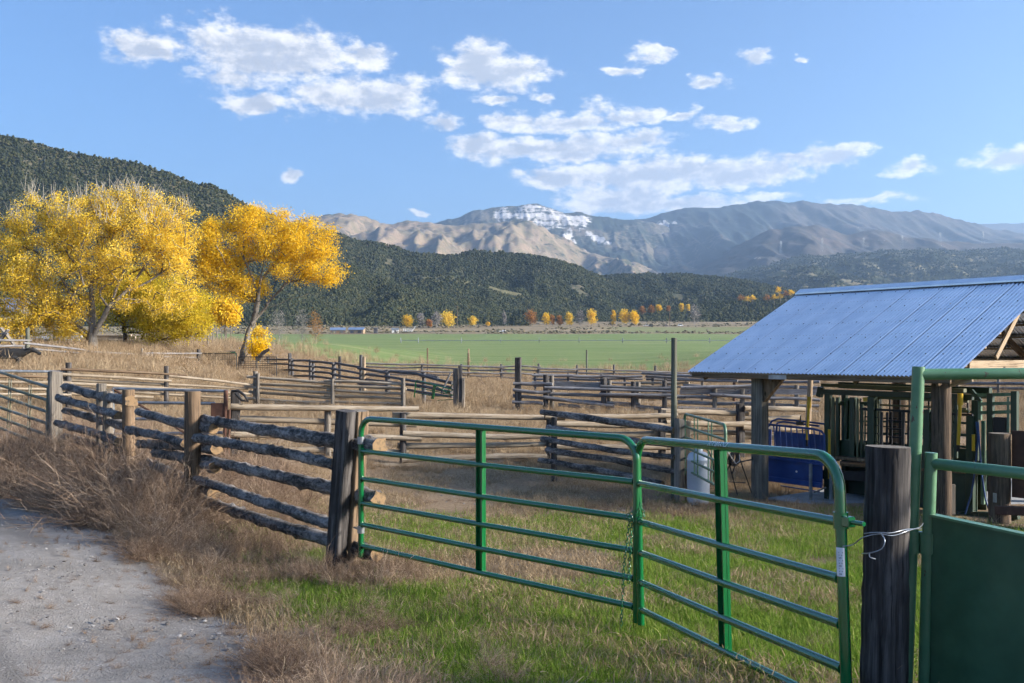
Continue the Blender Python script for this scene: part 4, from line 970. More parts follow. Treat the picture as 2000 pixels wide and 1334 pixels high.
bar('top_beam', PC, 1620, 788, 1700, 790, .07, 'chute', .07, .2); bar('top_beam', PC, 1700, 770, 1905, 778, .04, 'chutelite', .05, .45)
# tail gate frame
for px, y0, y1 in ((1935, 768, 960), (1982, 764, 848)): bar('tail_upright', PC, px, y0, px, y1, .085)
for y in (772, 789, 806): bar('tail_rail', PC, 1915 if y > 775 else 1900, y, 1984, y-2, .05, 'palegreen', .05)
bar('tail_upright', PC, 1969, 775, 1969, 845, .03, 'palegreen'); bar('tail_arm', PC, 1897, 762, 1916, 784, .05, 'chute'); bar('tail_upright', PC, 1914, 783, 1914, 820, .05, 'palegreen')
plate('winch_box', PC, 1943, 815, 1966, 850, 'black', .1, -.05)
def lever(pts, r=.022):
    b = MB(); b.tube([PC.at(x, y, -.12) for x, y in pts], r, 10); o = put(b, 'lever', M['yellow'], ct)
    g = MB(); x, y = pts[-1]; g.tube([PC.at(x, y-1, -.12), PC.at(x-.5, y+13, -.12)], r*.9, 8); put(g, 'grip', M['black'], ct).parent = ct
    b = MB(); x, y = pts[0]; b.tube([PC.at(x, y-8, -.12), PC.at(x, y+14, -.12)], r*1.7, 8); put(b, 'lever_head', M['yellow'], ct); return o
lever([(1588, 782), (1586, 820), (1584, 858)]); lever([(1883, 776), (1881, 820), (1879, 868)], .026)
for px, y0, y1 in ((1625, 838, 934), (1906, 848, 880)):
    b = MB(); b.tube([PC.at(px, y0, -.08), PC.at(px, y1, -.08)], .024, 10); put(b, 'lever', M['yellow'], ct)
plate('latch', PC, 1689, 776, 1697, 784, 'yellow', .03, -.05)
for pts in (((1915, 823), (1918, 860), (1912, 920), (1905, 965), (1893, 1002)), ((1918, 823), (1922, 880), (1926, 930), (1933, 975), (1943, 1003), (1962, 1004), (1975, 992))):
    b = MB(); b.tube([PC.at(x, y, -.13) for x, y in pts], .013, 8); put(b, 'hose', M['hose'], ct)
# blue calf table
PB = SPlane(.35); PBb = SPlane(.75)
bt = thing('calf_table', 'blue steel calf table with a barred top beside the chute', 'calf table', Vector((*(p0+G2*.4+E2*.6), z0)))
plate('side_sheet', PB, 1499, 893, 1606, 941, 'blue', .015, 0, bt); bar('edge_bar', PB, 1497, 893, 1608, 908, .03, 'blue', .04, -.02, bt)
bar('lower_bar', PB, 1499, 934, 1607, 948, .09, 'blue', .03, -.03, bt); bar('foot_bar', PB, 1515, 950, 1590, 962, .02, 'blue', .03, .15, bt)
plate('back_sheet', PBb, 1512, 846, 1618, 905, 'blue', .015, 0, bt); plate('head_sheet', PBb, 1492, 838, 1506, 885, 'blue', .015, .0, bt)
b = MB(); b.tube([PB.at(1494, 828), PB.at(1530, 832), PB.at(1590, 838), PB.at(1604, 842), PB.at(1610, 850), PB.at(1611, 905)], .02, 10); put(b, 'top_rail', M['blue'], bt)
b = MB(); b.tube([PBb.at(1496, 840), PBb.at(1508, 822), PBb.at(1520, 818), PBb.at(1560, 822), PBb.at(1610, 828), PBb.at(1612, 836)], .018, 10); put(b, 'top_rail', M['blue'], bt)
b = MB(); b.tube([PBb.at(1516, 846), PBb.at(1518, 826), PBb.at(1530, 824), PBb.at(1600, 832)], .018, 10); put(b, 'top_rail', M['blue'], bt)
for k in range(10):
    x = 1500+k*11.2; bar('grille_bar', PB, x, 829+k*1.3, x+4, 894+k*1.4, .02, 'blue', .02, 0, bt)
for (px, y1, o) in ((1590, 992, -.1), (1613, 985, .15)):
    bar('leg', PB, px, 905, px, y1-4, .045, 'greypipe', .045, o, bt); p = PB.at(px, y1-3, o); b = MB(); b.box((p.x-.07, p.y-.06, p.z-.03), (p.x+.07, p.y+.06, p.z+.02), bev=.006); put(b, 'foot', M['rust'], bt)
bar('stay', PB, 1590, 962, 1613, 952, .025, 'greypipe', .025, 0, bt)
b = MB(); b.tube([PB.at(1551, 812, .2), PB.at(1549, 828, .2)], .012, 6); b.box(tuple(PB.at(1549, 828, .2)+Vector((-.06, -.03, -.03))), tuple(PB.at(1549, 828, .2)+Vector((.06, .03, .03)))); put(b, 'latch', M['black'], bt)
c = PB.at(1556, 921, -.006); b = MB(); b.add([c+Vector((E2.x*x, E2.y*x, z)) for x, z in ((-.028, 0), (0, -.022), (.028, 0), (0, .022))], [(0, 1, 2, 3)]); put(b, 'decal', M['white'], bt)
# post and rusty panel at the right end of the chute
PR_ = SPlane(.2)
b_ = PR_.at(1952, 1060); o = log(None, Vector((b_.x, b_.y, z0-.3)), PR_.at(1952, 846), .15, .145, [M['oldpole'], M['greypost']], 'corral_post', 0, .04, 40, 12, 0, 12); tag(o, 'stout brown round post standing before the tail of the chute', 'post')
rp = thing('steel_barrier', 'rusty brown steel barrier at the right edge behind the sheet gate', 'barrier', Vector((b_.x+.3, b_.y, z0)))
plate('sheet', PR_, 1970, 848, 2200, 985, 'rust', .02, .1, rp); bar('beam', PR_, 1953, 994, 2150, 1004, .12, 'rust', .14, -.1, rp); plate('bracket', PR_, 1950, 961, 1957, 979, 'steel', .01, -.17, rp)
o = MB(); q = PR_.at(1862, 945, -.1); o.box((-.07, -.02, -.45), (.07, .02, .0), 0, Matrix.Translation(q), .004); tag(o.build('board', M['oldlumber']), 'short grey board standing against the round shed pole', 'board')

# ------------------------------------------------------------------ propane cylinder, stand, small gate, tall pole
c = G(1364, 11.45); t = thing('propane_cylinder', 'pale grey propane cylinder standing in the grass behind the near gate', 'gas cylinder', c)
def lathe(prof, n=28):
    b = MB(); vs = []; 
    for r_, z in prof: vs += [(r_*math.cos(2*math.pi*k/n), r_*math.sin(2*math.pi*k/n), z) for k in range(n)]
    b.add(vs, [(i*n+k, i*n+(k+1) % n, (i+1)*n+(k+1) % n, (i+1)*n+k) for i in range(len(prof)-1) for k in range(n)]); return b
lathe([(0, .02), (.12, .0), (.165, .03), (.185, .08), (.188, .12), (.188, .74), (.191, .745), (.191, .765), (.186, .775), (.18, .81), (.16, .85), (.12, .88), (.07, .895), (0, .90)]).build('body', M['tank'], t)
b = MB(); n = 18; ri, h0, h1 = .075, .875, .995
vs = [(rr*math.cos(a_), rr*math.sin(a_), z) for a_ in [R(130)+R(280)*i/n for i in range(n+1)] for rr in (ri, ri-.006) for z in (h0, h1)]
b.add(vs, [f_ for i in range(n) for f_ in ((4*i, 4*i+4, 4*i+5, 4*i+1), (4*i+2, 4*i+3, 4*i+7, 4*i+6), (4*i+1, 4*i+5, 4*i+7, 4*i+3))]); b.build('collar', M['tank'], t)
b = MB(); b.tube([(0, 0, .88), (0, 0, .95)], .018, 10); b.tube([(-.03, -.01, .93), (.04, -.03, .93)], .012, 8); b.tube([(0, 0, .95), (0, 0, .965)], .028, 10); b.build('valve', M['darksteel'], t)
b = MB(); b.tube([(-.002, -.0735, .955), (-.002, -.079, .955)], .016, 12); b.build('collar_hole', M['black'], t)
b = MB()
for (x0_, x1_, z_, z1_) in ((.055, .105, .665, .715), (.045, .075, .64, .66), (.095, .12, .655, .70)):
    b.add([(.1895*math.sin(x/.1895), -.1895*math.cos(x/.1895), z) for x, z in ((x0_, z_), (x1_, z_+.006), (x1_-.006, z1_), (x0_+.008, z1_-.005))], [(0, 1, 2, 3)])
b.build('torn_label', M['white'], t)
b = MB(); hs = [Vector((.03, 0, .93)), Vector((.1, .05, .95)), Vector((.2, .1, .88)), Vector((.27, .12, .7)), Vector((.3, .14, .4)), Vector((.38, .16, .2)), Vector((.45, .2, .03))]; b.tube(hs, .01, 8); b.build('hose', M['black'], t)
st = thing('wire_stand', 'black folding stand holding a coil of wire beside the square shed post', 'stand', G(1438, 11.6))
for pts in (((1440, 882), (1468, 962)), ((1424, 905), (1440, 966)), ((1424, 910), (1397, 975)), ((1420, 905), (1470, 898)), ((1440, 905), (1467, 897)), ((1424, 941), (1456, 943)), ((1436, 907), (1430, 926)), ((1424, 908), (1430, 926))):
    b = MB(); b.tube([P(x, y, 11.55+.12*(i % 2)) for i, (x, y) in enumerate(pts)], .010, 6); put(b, 'strut', M['black'], st)
b = MB()
for k in range(16):
    r_ = random.uniform(.10, .15); c = P(1432+random.uniform(-4, 4), 894+random.uniform(-4, 4), 11.5+random.uniform(-.05, .05)); ax = Vector((random.uniform(.3, .9), random.uniform(-1, -.4), random.uniform(-.3, .3))).normalized(); u = ax.orthogonal().normalized(); w = ax.cross(u)
    b.tube([c+u*r_*math.cos(q*.5236)+w*r_*.85*math.sin(q*.5236) for q in range(13)], .006, 5, cap=False)
put(b, 'wire_coil', M['darksteel'], st)
b = MB(); b.tube([P(1420, 880, 11.4), P(1437, 906, 11.4), P(1445, 900, 11.4), P(1444, 888, 11.4)], .008, 6); put(b, 'pale_cord', M['steel'], st)
A = P(1337, 0, 11.75); B = P(1417, 0, 9.9); A.z = 2-(930-690)/1333*11.75; B.z = A.z
g3, L3 = pipe_gate('small faded green stock gate swung open behind the propane cylinder', A, B, 1.075, [.86, .68, .5, .32, .13], m='palegreen', r=.022, brace=False, rb=.12)
for x in (.27, .36, .62, .70):
    b = MB(); b.tube([(x*L3/1., 0, .10), (x*L3/1., 0, 1.06)], .010, 8); b.build('stay', M['palegreen'], g3)
b_ = G(1316, 11.95); o = log(None, b_-Vector((0, 0, .3)), P(1316.5, 660, 11.95), .056, .05, [M['treatedpole'], M['treatedpole']], 'tall_pole', 0, .02, 14, 8); tag(o, 'tall thin green-grey pole rising left of the shed roof', 'pole')
b = MB(); c = P(1316.5, 660, 11.95)-o.location
b_ = G(1343, 11.8); o2 = sqpost(None, b_-Vector((0, 0, .2)), P(1343, 822, 11.8), .10, .10, M['tan'], 'gate_post'); tag(o2, 'square tan post carrying the small open gate beside the tall pole', 'post')
# steel gates at the left
def steel_gate(label, rails, d0, d1, px0, px1, m, r, extra=()):
    pl = Plane(px0, d0, px1, d1); t = thing('steel_gate', label, 'gate', pl.ground(px1))
    for q in rails: b = MB(); b.tube([pl.at(q[0], q[1]), pl.at(q[2], q[3])], r, 10); put(b, 'rail', M[m], t)
    for (kind, mm, rr, pts) in extra: b = MB(); b.tube([pl.at(x, y, -.02) for x, y in pts], rr, 8); put(b, kind, M[mm], t)
    return t, pl
ex = [('stay', 'olivepipe', .012, ((x, 733+(x)*.31), (x-4, 733+(x)*.31+96))) for x in (20, 24, 59, 63)]
steel_gate('slanting olive steel gate at the far left edge', [(-90, 699, 97, 757), (-90, 724, 97, 783), (-90, 742, 97, 806), (-90, 765, 97, 829), (-90, 783, 92, 850), (-90, 800, 90, 872)], 16.0, 14.4, -90, 97, 'olivepipe', .033, ex+[('stay', 'olivepipe', .014, ((-30, 718), (-34, 820))), ('upright', 'olivepipe', .033, ((96, 755), (93, 872))), ('upright', 'olivepipe', .033, ((-90, 698), (-90, 802)))])
sg_, pl_ = steel_gate('grey pipe gate with a rusty latch box behind the bark log fence', [(221, 759, 445, 764), (221, 786, 420, 788), (221, 818, 440, 819), (221, 848, 438, 845), (221, 877, 436, 872)], 15.6, 15.3, 221, 445, 'greypipe', .035,
  [('diagonal', 'rust', .028, ((221, 759), (330, 825), (437, 894))), ('upright', 'rust', .05, ((442, 762), (440, 896))), ('upright', 'greypipe', .035, ((222, 758), (222, 880))), ('upright', 'rust', .03, ((449, 800), (447, 900)))])
a, c = pl_.at(415, 787, -.06), pl_.at(445, 818, -.06); b = MB(); b.box((a.x, a.y-.04, c.z), (c.x, a.y+.06, a.z), bev=.008); put(b, 'latch_box', M['rust'], sg_)
b = MB(); b.tube([P(452, 764, 15.2), P(465, 763, 15.2), P(478, 772, 15.2), P(484, 784, 15.2), P(472, 782, 15.2), P(460, 768, 15.2)], .03, 8); tag(b.build('strap', M['black']), 'black rubber strap draped over the post by the rusty latch', 'strap')
# bent green panel in the pens
PN = Plane(806, 31.5, 892, 30.5); bp = thing('bent_panel', 'bent green stock panel hanging askew beside the pale gate post', 'fence panel', PN.ground(810))
b = MB(); b.tube([PN.at(809, 776), PN.at(812, 746), PN.at(815, 743), PN.at(850, 752), PN.at(888, 762)], .03, 8); put(b, 'frame', M['green'], bp)
for q in ((811, 756, 888, 772), (811, 767, 850, 774), (850, 774, 887, 772), (850, 754, 872, 766), (872, 766, 885, 750), (866, 769, 888, 761), (855, 782, 888, 780)):
    b = MB(); b.tube([PN.at(q[0], q[1]), PN.at(q[2], q[3])], .022, 6); put(b, 'rail', M['green'], bp)
b = MB(); b.beam(PN.at(850, 752, -.05), PN.at(846, 779, -.05), .06, .12); put(b, 'brace', M['green'], bp)
for (px, y, m, w, lab) in ((890, 721, 'greypost', .22, 'pale grey squared gate post beside the bent green panel'), (899, 714, 'tie', .16, 'dark post just right of the pale gate post'), (905, 738, 'oldlumber', .13, 'short pale stub post right of the dark gate post')):
    b_ = PN.ground(px); b_.z -= .3; o = sqpost(None, b_, PN.at(px, y), w, w, M[m], 'pen_post'); tag(o, lab, 'post', 'gate posts at the pens')
o = log(None, P(862, 768, 30.8), P(880, 728, 31.2), .05, .04, [M['darkrail']]*2, 'slanted_stick', 0, .05, 6, 3); tag(o, 'dark stick propped upright against the bent panel', 'stick')
# ------------------------------------------------------------------ trees
def leaf_cloud(C, spread, n, size, m, seed, up=0.0):
    r = np.random.default_rng(seed); k = r.integers(0, len(C), n)
    p = C[k]+r.normal(0, 1, (n, 3))*spread*np.array([1, 1, .8])+np.array([0, 0, up])
    a = r.normal(0, 1, (n, 3)); a /= np.linalg.norm(a, axis=1)[:, None]; b = np.cross(a, r.normal(0, 1, (n, 3))); b /= np.linalg.norm(b, axis=1)[:, None]
    s = size*(.6+.8*r.random(n))[:, None]
    V = np.stack([p-a*s, p+b*s*.7, p+a*s, p-b*s*.7], 1).reshape(-1, 3)
    F = np.arange(4*n).reshape(-1, 4); return V, F
def tree(name, label, d, limbs, crown, m_leaf, m_trunk, nt, nleaf, size, spread, trunk_r, seed, group=None, bare=None, cat='tree', depth=.85, twig_r=.012, gap=.45, bare_n=0, hang=False):
    r = np.random.default_rng(seed); rr = random.Random(seed)
    base = G(limbs[0][0][0], d) if not hang else P(*limbs[0][0], d); t = thing(name, label, cat, base, 0, group)
    N = []; par = []; tip = []
    def addn(p, q): N.append(p); par.append(q); return len(N)-1
    for li, L in enumerate(limbs):
        pts = [P(a, b, d)+Vector((0, rr.uniform(-.5, .5)*j*(1 if li else .3), 0)) for j, (a, b) in enumerate(L)]
        if li == 0: pts[0] = base.copy(); pts[0].z -= .3; q = -1
        else: q = min(range(len(N)), key=lambda i: (Vector(N[i])-pts[0]).length)
        for i, p in enumerate(pts):
            if i == 0: q = addn(np.array(p), q); continue
            a = np.array(pts[i-1]); n = max(2, int((p-pts[i-1]).length/.7))
            for k in range(1, n+1): q = addn(a+(np.array(p)-a)*k/n+r.normal(0, .04, 3), q)
    nlimb = len(N)
    w = np.array([c[2]*c[3] for c in crown], float); ci = r.choice(len(crown), nt, p=w/w.sum())
    T_ = []
    for i in ci:
        cx, cy, rx, ry = crown[i]; v = r.normal(0, 1, 3); v = v/np.linalg.norm(v)*(.35+.65*r.random()**.5)
        c = P(cx, cy, d); k = d/1333; T_.append((c.x+v[0]*rx*k, c.y+v[1]*rx*k*depth, c.z+v[2]*ry*k))
    T_ = np.array(T_); cl = fbm(T_[:, 0]*.55+T_[:, 1]*.3, T_[:, 2]*.55+T_[:, 1]*.3, 3, seed); T_ = T_[cl > gap-.1] if gap > 0 else T_
    bp = np.array(N[0]); T_ = T_[np.argsort(np.linalg.norm(T_-np.array(N[min(4, len(N)-1)]), axis=1))]
    NA = np.zeros((len(N)+len(T_)*6, 3)); NA[:len(N)] = N; PA = list(par); cnt = len(N); tips = []
    hgt = np.zeros(len(NA)); hgt[:cnt] = np.linalg.norm(NA[:cnt]-bp, axis=1)
    for p in T_:
        dist = np.linalg.norm(NA[3:cnt]-p, axis=1); cost = dist+.25*np.maximum(0, NA[3:cnt, 2]-p[2])*1.5+.10*hgt[3:cnt]*0
        q = int(np.argmin(cost))+3; a = NA[q]; L = np.linalg.norm(p-a); n = int(np.clip(L/.8, 1, 5)); sag = r.normal(0, .07*L, 3)
        for k in range(1, n+1):
            u = k/n; NA[cnt] = a+(p-a)*u+sag*math.sin(math.pi*u); PA.append(q); q = cnt; cnt += 1
        tips.append(q)
    NA = NA[:cnt]; PA = np.array(PA)
    acc = np.zeros(cnt)
    has = np.zeros(cnt, bool); has[PA[PA >= 0]] = True; acc[~has] = 1
    for i in range(cnt-1, 0, -1):
        if PA[i] >= 0: acc[PA[i]] += acc[i]
    rad = twig_r*np.maximum(acc, 1)**.46; rad *= trunk_r/rad[0] if rad[0] > trunk_r else 1; rad[0] = max(rad[0], trunk_r)
    # branches: one prism per segment
    i = np.where(PA >= 0)[0]; a = NA[PA[i]]; b = NA[i]; ra = np.minimum(rad[PA[i]], rad[i]*1.7); ra = np.where(PA[i] < nlimb, np.minimum(rad[PA[i]], rad[i]*1.25), ra); rb = rad[i]
    tt = b-a; tt /= np.linalg.norm(tt, axis=1)[:, None]+1e-9; ref = np.where(np.abs(tt[:, 2:3]) < .9, np.array([[0, 0, 1.]]), np.array([[1., 0, 0]])); u = np.cross(tt, ref); u /= np.linalg.norm(u, axis=1)[:, None]; v = np.cross(tt, u)
    big = rb > .05
    Vs, Fs, off = [], [], 0
    for sel, ns_ in ((big, 9), (~big, 4)):
        for j in range(0): pass
        aa, bb, r0, r1, uu, vv = a[sel], b[sel], ra[sel], rb[sel], u[sel], v[sel]; m_ = len(aa)
        if not m_: continue
        an = np.arange(ns_)*2*math.pi/ns_; cs, sn = np.cos(an), np.sin(an)
        ring0 = aa[:, None]+(uu[:, None]*cs[None, :, None]+vv[:, None]*sn[None, :, None])*r0[:, None, None]
        ring1 = bb[:, None]+(uu[:, None]*cs[None, :, None]+vv[:, None]*sn[None, :, None])*r1[:, None, None]
        Vs.append(np.concatenate([ring0, ring1], 1).reshape(-1, 3))
        k = np.arange(ns_); f = np.stack([k, (k+1) % ns_, (k+1) % ns_+ns_, k+ns_], 1); Fs.append((f[None]+(np.arange(m_)*2*ns_)[:, None, None]).reshape(-1, 4)+off); off += m_*2*ns_
    o = np.array(t.location)
    obj('trunk', np_mesh('trunk', np.concatenate(Vs)-o, np.concatenate(Fs), m_trunk, smooth=True), t)
    tp = NA[tips]; mid = (NA[tips]+NA[PA[tips]])/2; C = np.concatenate([tp, tp, mid])
    if bare_n:   # upper twigs already bare
        bi = np.argsort(-tp[:, 2])[:bare_n*3]; bi = r.choice(bi, bare_n, replace=False); bm = MB()
        for q in bi:
            for k in range(7):
                p = Vector(tp[q]+r.normal(0, .15, 3)); dr = Vector((r.normal(0, .35), r.normal(0, .35), 1)).normalized(); L = .5+.8*r.random(); bm.tube([p, p+dr*L*.5+Vector(r.normal(0, .04, 3)), p+dr*L], [.018, .012, .005], 4, cap=False)
        put(bm, 'bare_twigs', M['twig'], t)
    V, F = leaf_cloud(C, spread, nleaf, size, m_leaf, seed+1)
    obj('crown', np_mesh('crown', V-o, F, m_leaf), t)
    return t
# tall spreading cottonwood at the left
tree('cottonwood_tree', 'huge spreading golden cottonwood with bare upper twigs at the far left', 44,
     [[(182, 692), (180, 650), (178, 600), (176, 555), (172, 480)], [(182, 660), (215, 600), (245, 570), (290, 548), (345, 500), (385, 450)], [(180, 640), (150, 590), (110, 540), (60, 490), (25, 470)], [(182, 670), (140, 640), (90, 610), (30, 590)],
      [(178, 560), (130, 480), (95, 420)], [(215, 598), (250, 520), (270, 440), (285, 400)], [(172, 560), (215, 480), (228, 400)], [(182, 680), (168, 650), (140, 625)], [(245, 570), (300, 500), (330, 430)]],
     [(110, 520, 120, 100), (235, 470, 140, 90), (50, 590, 70, 80), (300, 540, 95, 95), (150, 430, 110, 55), (235, 405, 95, 42), (20, 480, 60, 90), (330, 450, 60, 70), (150, 620, 60, 50), (90, 620, 70, 50), (45, 420, 60, 45), (55, 645, 70, 34), (150, 655, 40, 24)],
     M['leafgold'], M['trunk'], 1700, 125000, .045, .22, .42, 11, bare_n=110, gap=.42, twig_r=.017)
tree('cottonwood_tree', 'dark thick-trunked tree with yellow-green leaves behind the huge cottonwood', 51,
     [[(243, 688), (243, 655), (240, 630), (236, 600)], [(243, 650), (285, 650), (315, 662)], [(240, 630), (290, 600), (340, 580), (390, 590)], [(240, 625), (215, 590), (200, 560)], [(243, 640), (300, 625), (360, 630)]],
     [(335, 600, 75, 58), (285, 590, 60, 55), (230, 590, 50, 50), (380, 625, 38, 42), (310, 645, 60, 30), (260, 560, 50, 40)], M['leaflime'], M['darktrunk'], 700, 52000, .055, .28, .62, 12, gap=.34)
tree('cottonwood_tree', 'leaning orange-gold cottonwood with open branches in front of the hill', 47,
     [[(467, 712), (474, 685), (482, 655), (491, 632), (505, 590), (512, 540), (522, 500)], [(491, 632), (520, 595), (555, 565), (585, 530), (625, 515)], [(488, 636), (460, 605), (440, 580)], [(505, 590), (495, 540), (480, 500), (465, 470)], [(512, 545), (545, 500), (560, 460)], [(520, 595), (560, 550), (600, 490)], [(496, 622), (530, 600), (600, 572)]],
     [(440, 475, 58, 55), (520, 440, 55, 38), (600, 470, 60, 48), (635, 520, 42, 40), (430, 530, 50, 45), (480, 560, 45, 25), (570, 530, 50, 26), (540, 480, 60, 40), (480, 430, 45, 25)], M['leaforange'], M['trunk'], 760, 66000, .048, .27, .34, 13, gap=.40, twig_r=.017)
tree('tree', 'small gold tree between the two large cottonwoods', 82, [[(441, 642), (440, 620), (438, 600)], [(440, 625), (425, 605)], [(440, 625), (455, 605)]], [(436, 605, 30, 26), (424, 620, 20, 16), (450, 618, 18, 14)], M['leaforange'], M['trunk'], 140, 4200, .13, .4, .2, 14, gap=.3)
tree('sapling', 'bright yellow leafy sprout at the foot of the leaning cottonwood', 46.5, [[(503, 706), (504, 690), (502, 675)], [(504, 696), (516, 680)], [(504, 696), (492, 682)]], [(502, 686, 15, 14), (514, 679, 9, 12), (490, 677, 9, 11), (503, 672, 7, 9)], M['leafbright'], M['trunk'], 80, 2200, .055, .15, .06, 15, gap=.0)
tree('sapling', 'thin pale-leaved sprout just above the bright yellow one', 49, [[(508, 704), (509, 670), (508, 650)], [(509, 672), (518, 655)]], [(509, 656, 18, 18), (503, 645, 10, 10)], M['leafgold'], M['twig'], 60, 800, .07, .2, .05, 16, gap=.0)
tree('tree_stump', 'dark crooked stump with broken stem beside the leaning cottonwood', 46, [[(474, 712), (478, 700), (490, 680), (494, 660)], [(478, 700), (484, 690)]], [(494, 655, 6, 8)], M['leafbright'], M['darktrunk'], 6, 40, .06, .2, .2, 17, gap=0, cat='stump')
o = log(None, P(503, 702, 46), P(528, 681, 45.5), .17, .10, [M['trunk'], M['cut']], 'fallen_limb', .1, .12, 10, 8); tag(o, 'dead limb jutting up over the fence by the yellow sprout', 'dead limb')
# autumn trees along the foot of the hills
FT = [(797, 612, 640, 12, 'leaforange', 'round orange tree above the white farm gear'), (822, 606, 640, 9, 'leafgrey', 'bare greyish tree right of the round orange tree'), (838, 620, 639, 8, 'leafrust', 'small rust tree left of the big two-toned tree'),
 (853, 605, 641, 13, 'leafgrey', 'grey leafless tree leaning on the big golden one'), (874, 602, 640, 17, 'leafgold', 'largest golden tree in the row below the middle hill'), (923, 615, 636, 10, 'leafgold', 'gold tree standing alone right of the utility pole'), (953, 626, 634, 4, 'leaforange', 'tiny orange tree left of the grey one'),
 (985, 605, 634, 6, 'leafgrey', 'thin grey tree in the gap of the row'), (1037, 603, 630, 14, 'leafrust', 'broad rust tree at the start of the middle group'), (1067, 607, 629, 9, 'leaforange', 'orange tree next right of the broad rust one'), (1079, 611, 629, 5, 'leafrust', 'narrow rust tree touching the orange one'),
 (1093, 613, 628, 7, 'leafrust', 'low rust tree in the middle group'), (1112, 607, 628, 10, 'leafgold', 'gold tree left of the bare grey pair'), (1133, 602, 628, 10, 'leafgrey', 'bare grey tree between two gold ones'), (1155, 601, 626, 12, 'leaforange', 'orange-gold tree right of the bare grey one'),
 (1198, 603, 621, 6, 'leaforange', 'small orange tree left of the paired bright trees'), (1219, 600, 630, 11, 'leaforange', 'left tree of the pair of tall bright trees'), (1239, 603, 631, 11, 'leafbright', 'brightest yellow tree, right one of the pair'),
 (1255, 599, 612, 6, 'leafrust', 'rust tree just behind the brightest yellow one'), (1272, 597, 609, 7, 'leafrust', 'rust tree behind the parked vehicles'), (1286, 595, 607, 6, 'leaforange', 'orange tree above the parked vehicles'), (1305, 597, 606, 4, 'leafrust', 'tiny rust tree by the far utility pole'),
 (1331, 592, 606, 5, 'leaforange', 'small orange tree left of the tall bare one'), (1344, 594, 606, 4, 'leafgold', 'small gold tree touching the tall bare one'), (1356, 590, 633, 13, 'leafgrey', 'tall half-bare tree standing alone right of the vehicles'),
 (616, 605, 634, 16, 'leafrust', 'orange-brown tree right of the leaning cottonwood'), (590, 600, 634, 15, 'leafgrey', 'bare tree close behind the leaning cottonwood'), (412, 590, 636, 20, 'leafgrey', 'pale bare tree between the yellow-green crown and the small gold tree'), (545, 600, 636, 16, 'leafgrey', 'pale bare tree under the branches of the leaning cottonwood')]
for i, (px, y0, y1, hw, m, lab) in enumerate(FT):
    h_ = hit(px, y1); d = min(h_.y/KD, 600); d = d if px > 700 else min(d, 210); g_ = G(px, d); yb = HOR-(g_.z-CAMZ)*1333/d
    if y1 < 618: d = 745; yb = y1+3
    elif px > 700: y0 = y0+3; hw *= .85
    k = d/1333; sp = hw*.24*k; H = yb-y0
    near_ = px < 700
    tree('tree', lab, d, [[(px, yb), (px, yb-H*.3), (px, yb-H*.6)], [(px, yb-H*.3), (px-hw*.5, yb-H*.55)], [(px, yb-H*.3), (px+hw*.5, yb-H*.6)]], [(px-hw*.2, yb-H*.55, hw*.8, H*.42), (px+hw*.35, yb-H*.48, hw*.6, H*.38), (px, yb-H*.7, hw*.6, H*.3)],
         M[m], M['twig'] if m == 'leafgrey' else M['trunk'], 60 if not near_ else 130, 1500 if m != 'leafgrey' else (700 if not near_ else 1100), .42 if not near_ else .12, sp, hw*.035*k+.08, 200+i, 'autumn trees along the foot of the hills', gap=.3 if m != 'leafgrey' else 0, twig_r=.05 if not near_ else .02, hang=y1 < 618)
OT = [(1447, 588, 'orange tree cluster on the slope left of the roof'), (1460, 590, 'tiny orange tree below the cluster on the slope'), (1470, 587, 'round orange tree at the right of the slope cluster'), (1499, 588, 'rust tree nearest the roof peak on the slope'), (1512, 586, 'orange tree just left of the roof peak'), (1524, 584, 'gold tree touching the roof peak'), (1535, 580, 'orange tree behind the roof peak'), (1520, 572, 'upper rust tree on the slope by the roof peak'), (1545, 576, 'topmost orange tree behind the roof peak')]
V9, F9, _, vv9 = HILLS['hill491']
for i, (px, y, lab) in enumerate(OT):
    d = 800; b_ = P(px, y, d); t = thing('tree', lab, 'tree', b_, 0, 'orange trees on the slope by the roof'); r_ = 4.2-.4*(i % 3)
    V, F = leaf_cloud(np.array([[0, 0, r_*1.0], [r_*.5, 0, r_*.8], [-r_*.5, 0, r_*.7], [0, .5, r_*1.4]]), r_*.33, 260, .6, None, 500+i)
    obj('crown', np_mesh('crown', V, F, M['leafrust'] if i % 3 == 0 else M['leaforange']), t)
    b = MB(); b.tube([(0, 0, -6), (0, 0, r_)], [.35, .2], 6); b.build('trunk', M['trunk'], t)

# ------------------------------------------------------------------ grass and weeds
def ribbon(V, F, pts, w, side):
    b = len(V); n = len(pts)
    for i, p in enumerate(pts):
        k = w*(1-.75*i/(n-1)); V.append(p-side*k); V.append(p+side*k)
    for i in range(n-1): F.append((b+2*i, b+2*i+1, b+2*i+3, b+2*i+2))
def tuft(seed, n, h, spread, lean, w, m, segs=3):
    r = np.random.default_rng(seed); V, F = [], []
    for _ in range(n):
        a = r.random()*6.28; p = np.array([r.normal(0, spread), r.normal(0, spread), 0]); dr = np.array([math.cos(a), math.sin(a), 0]); L = h*(.45+.75*r.random()); ln = lean*r.random()
        pts = [p+dr*ln*L*(k/segs)**1.7+np.array([0, 0, L*(k/segs)*(1-.35*ln*(k/segs))]) for k in range(segs+1)]
        s = np.array([-dr[1], dr[0], 0])*1.0+r.normal(0, .3, 3)*np.array([1, 1, 0]); s /= np.linalg.norm(s); ribbon(V, F, pts, w*(.6+.8*r.random()), s)
    return np_mesh('tuft', np.array(V), np.array(F), m)
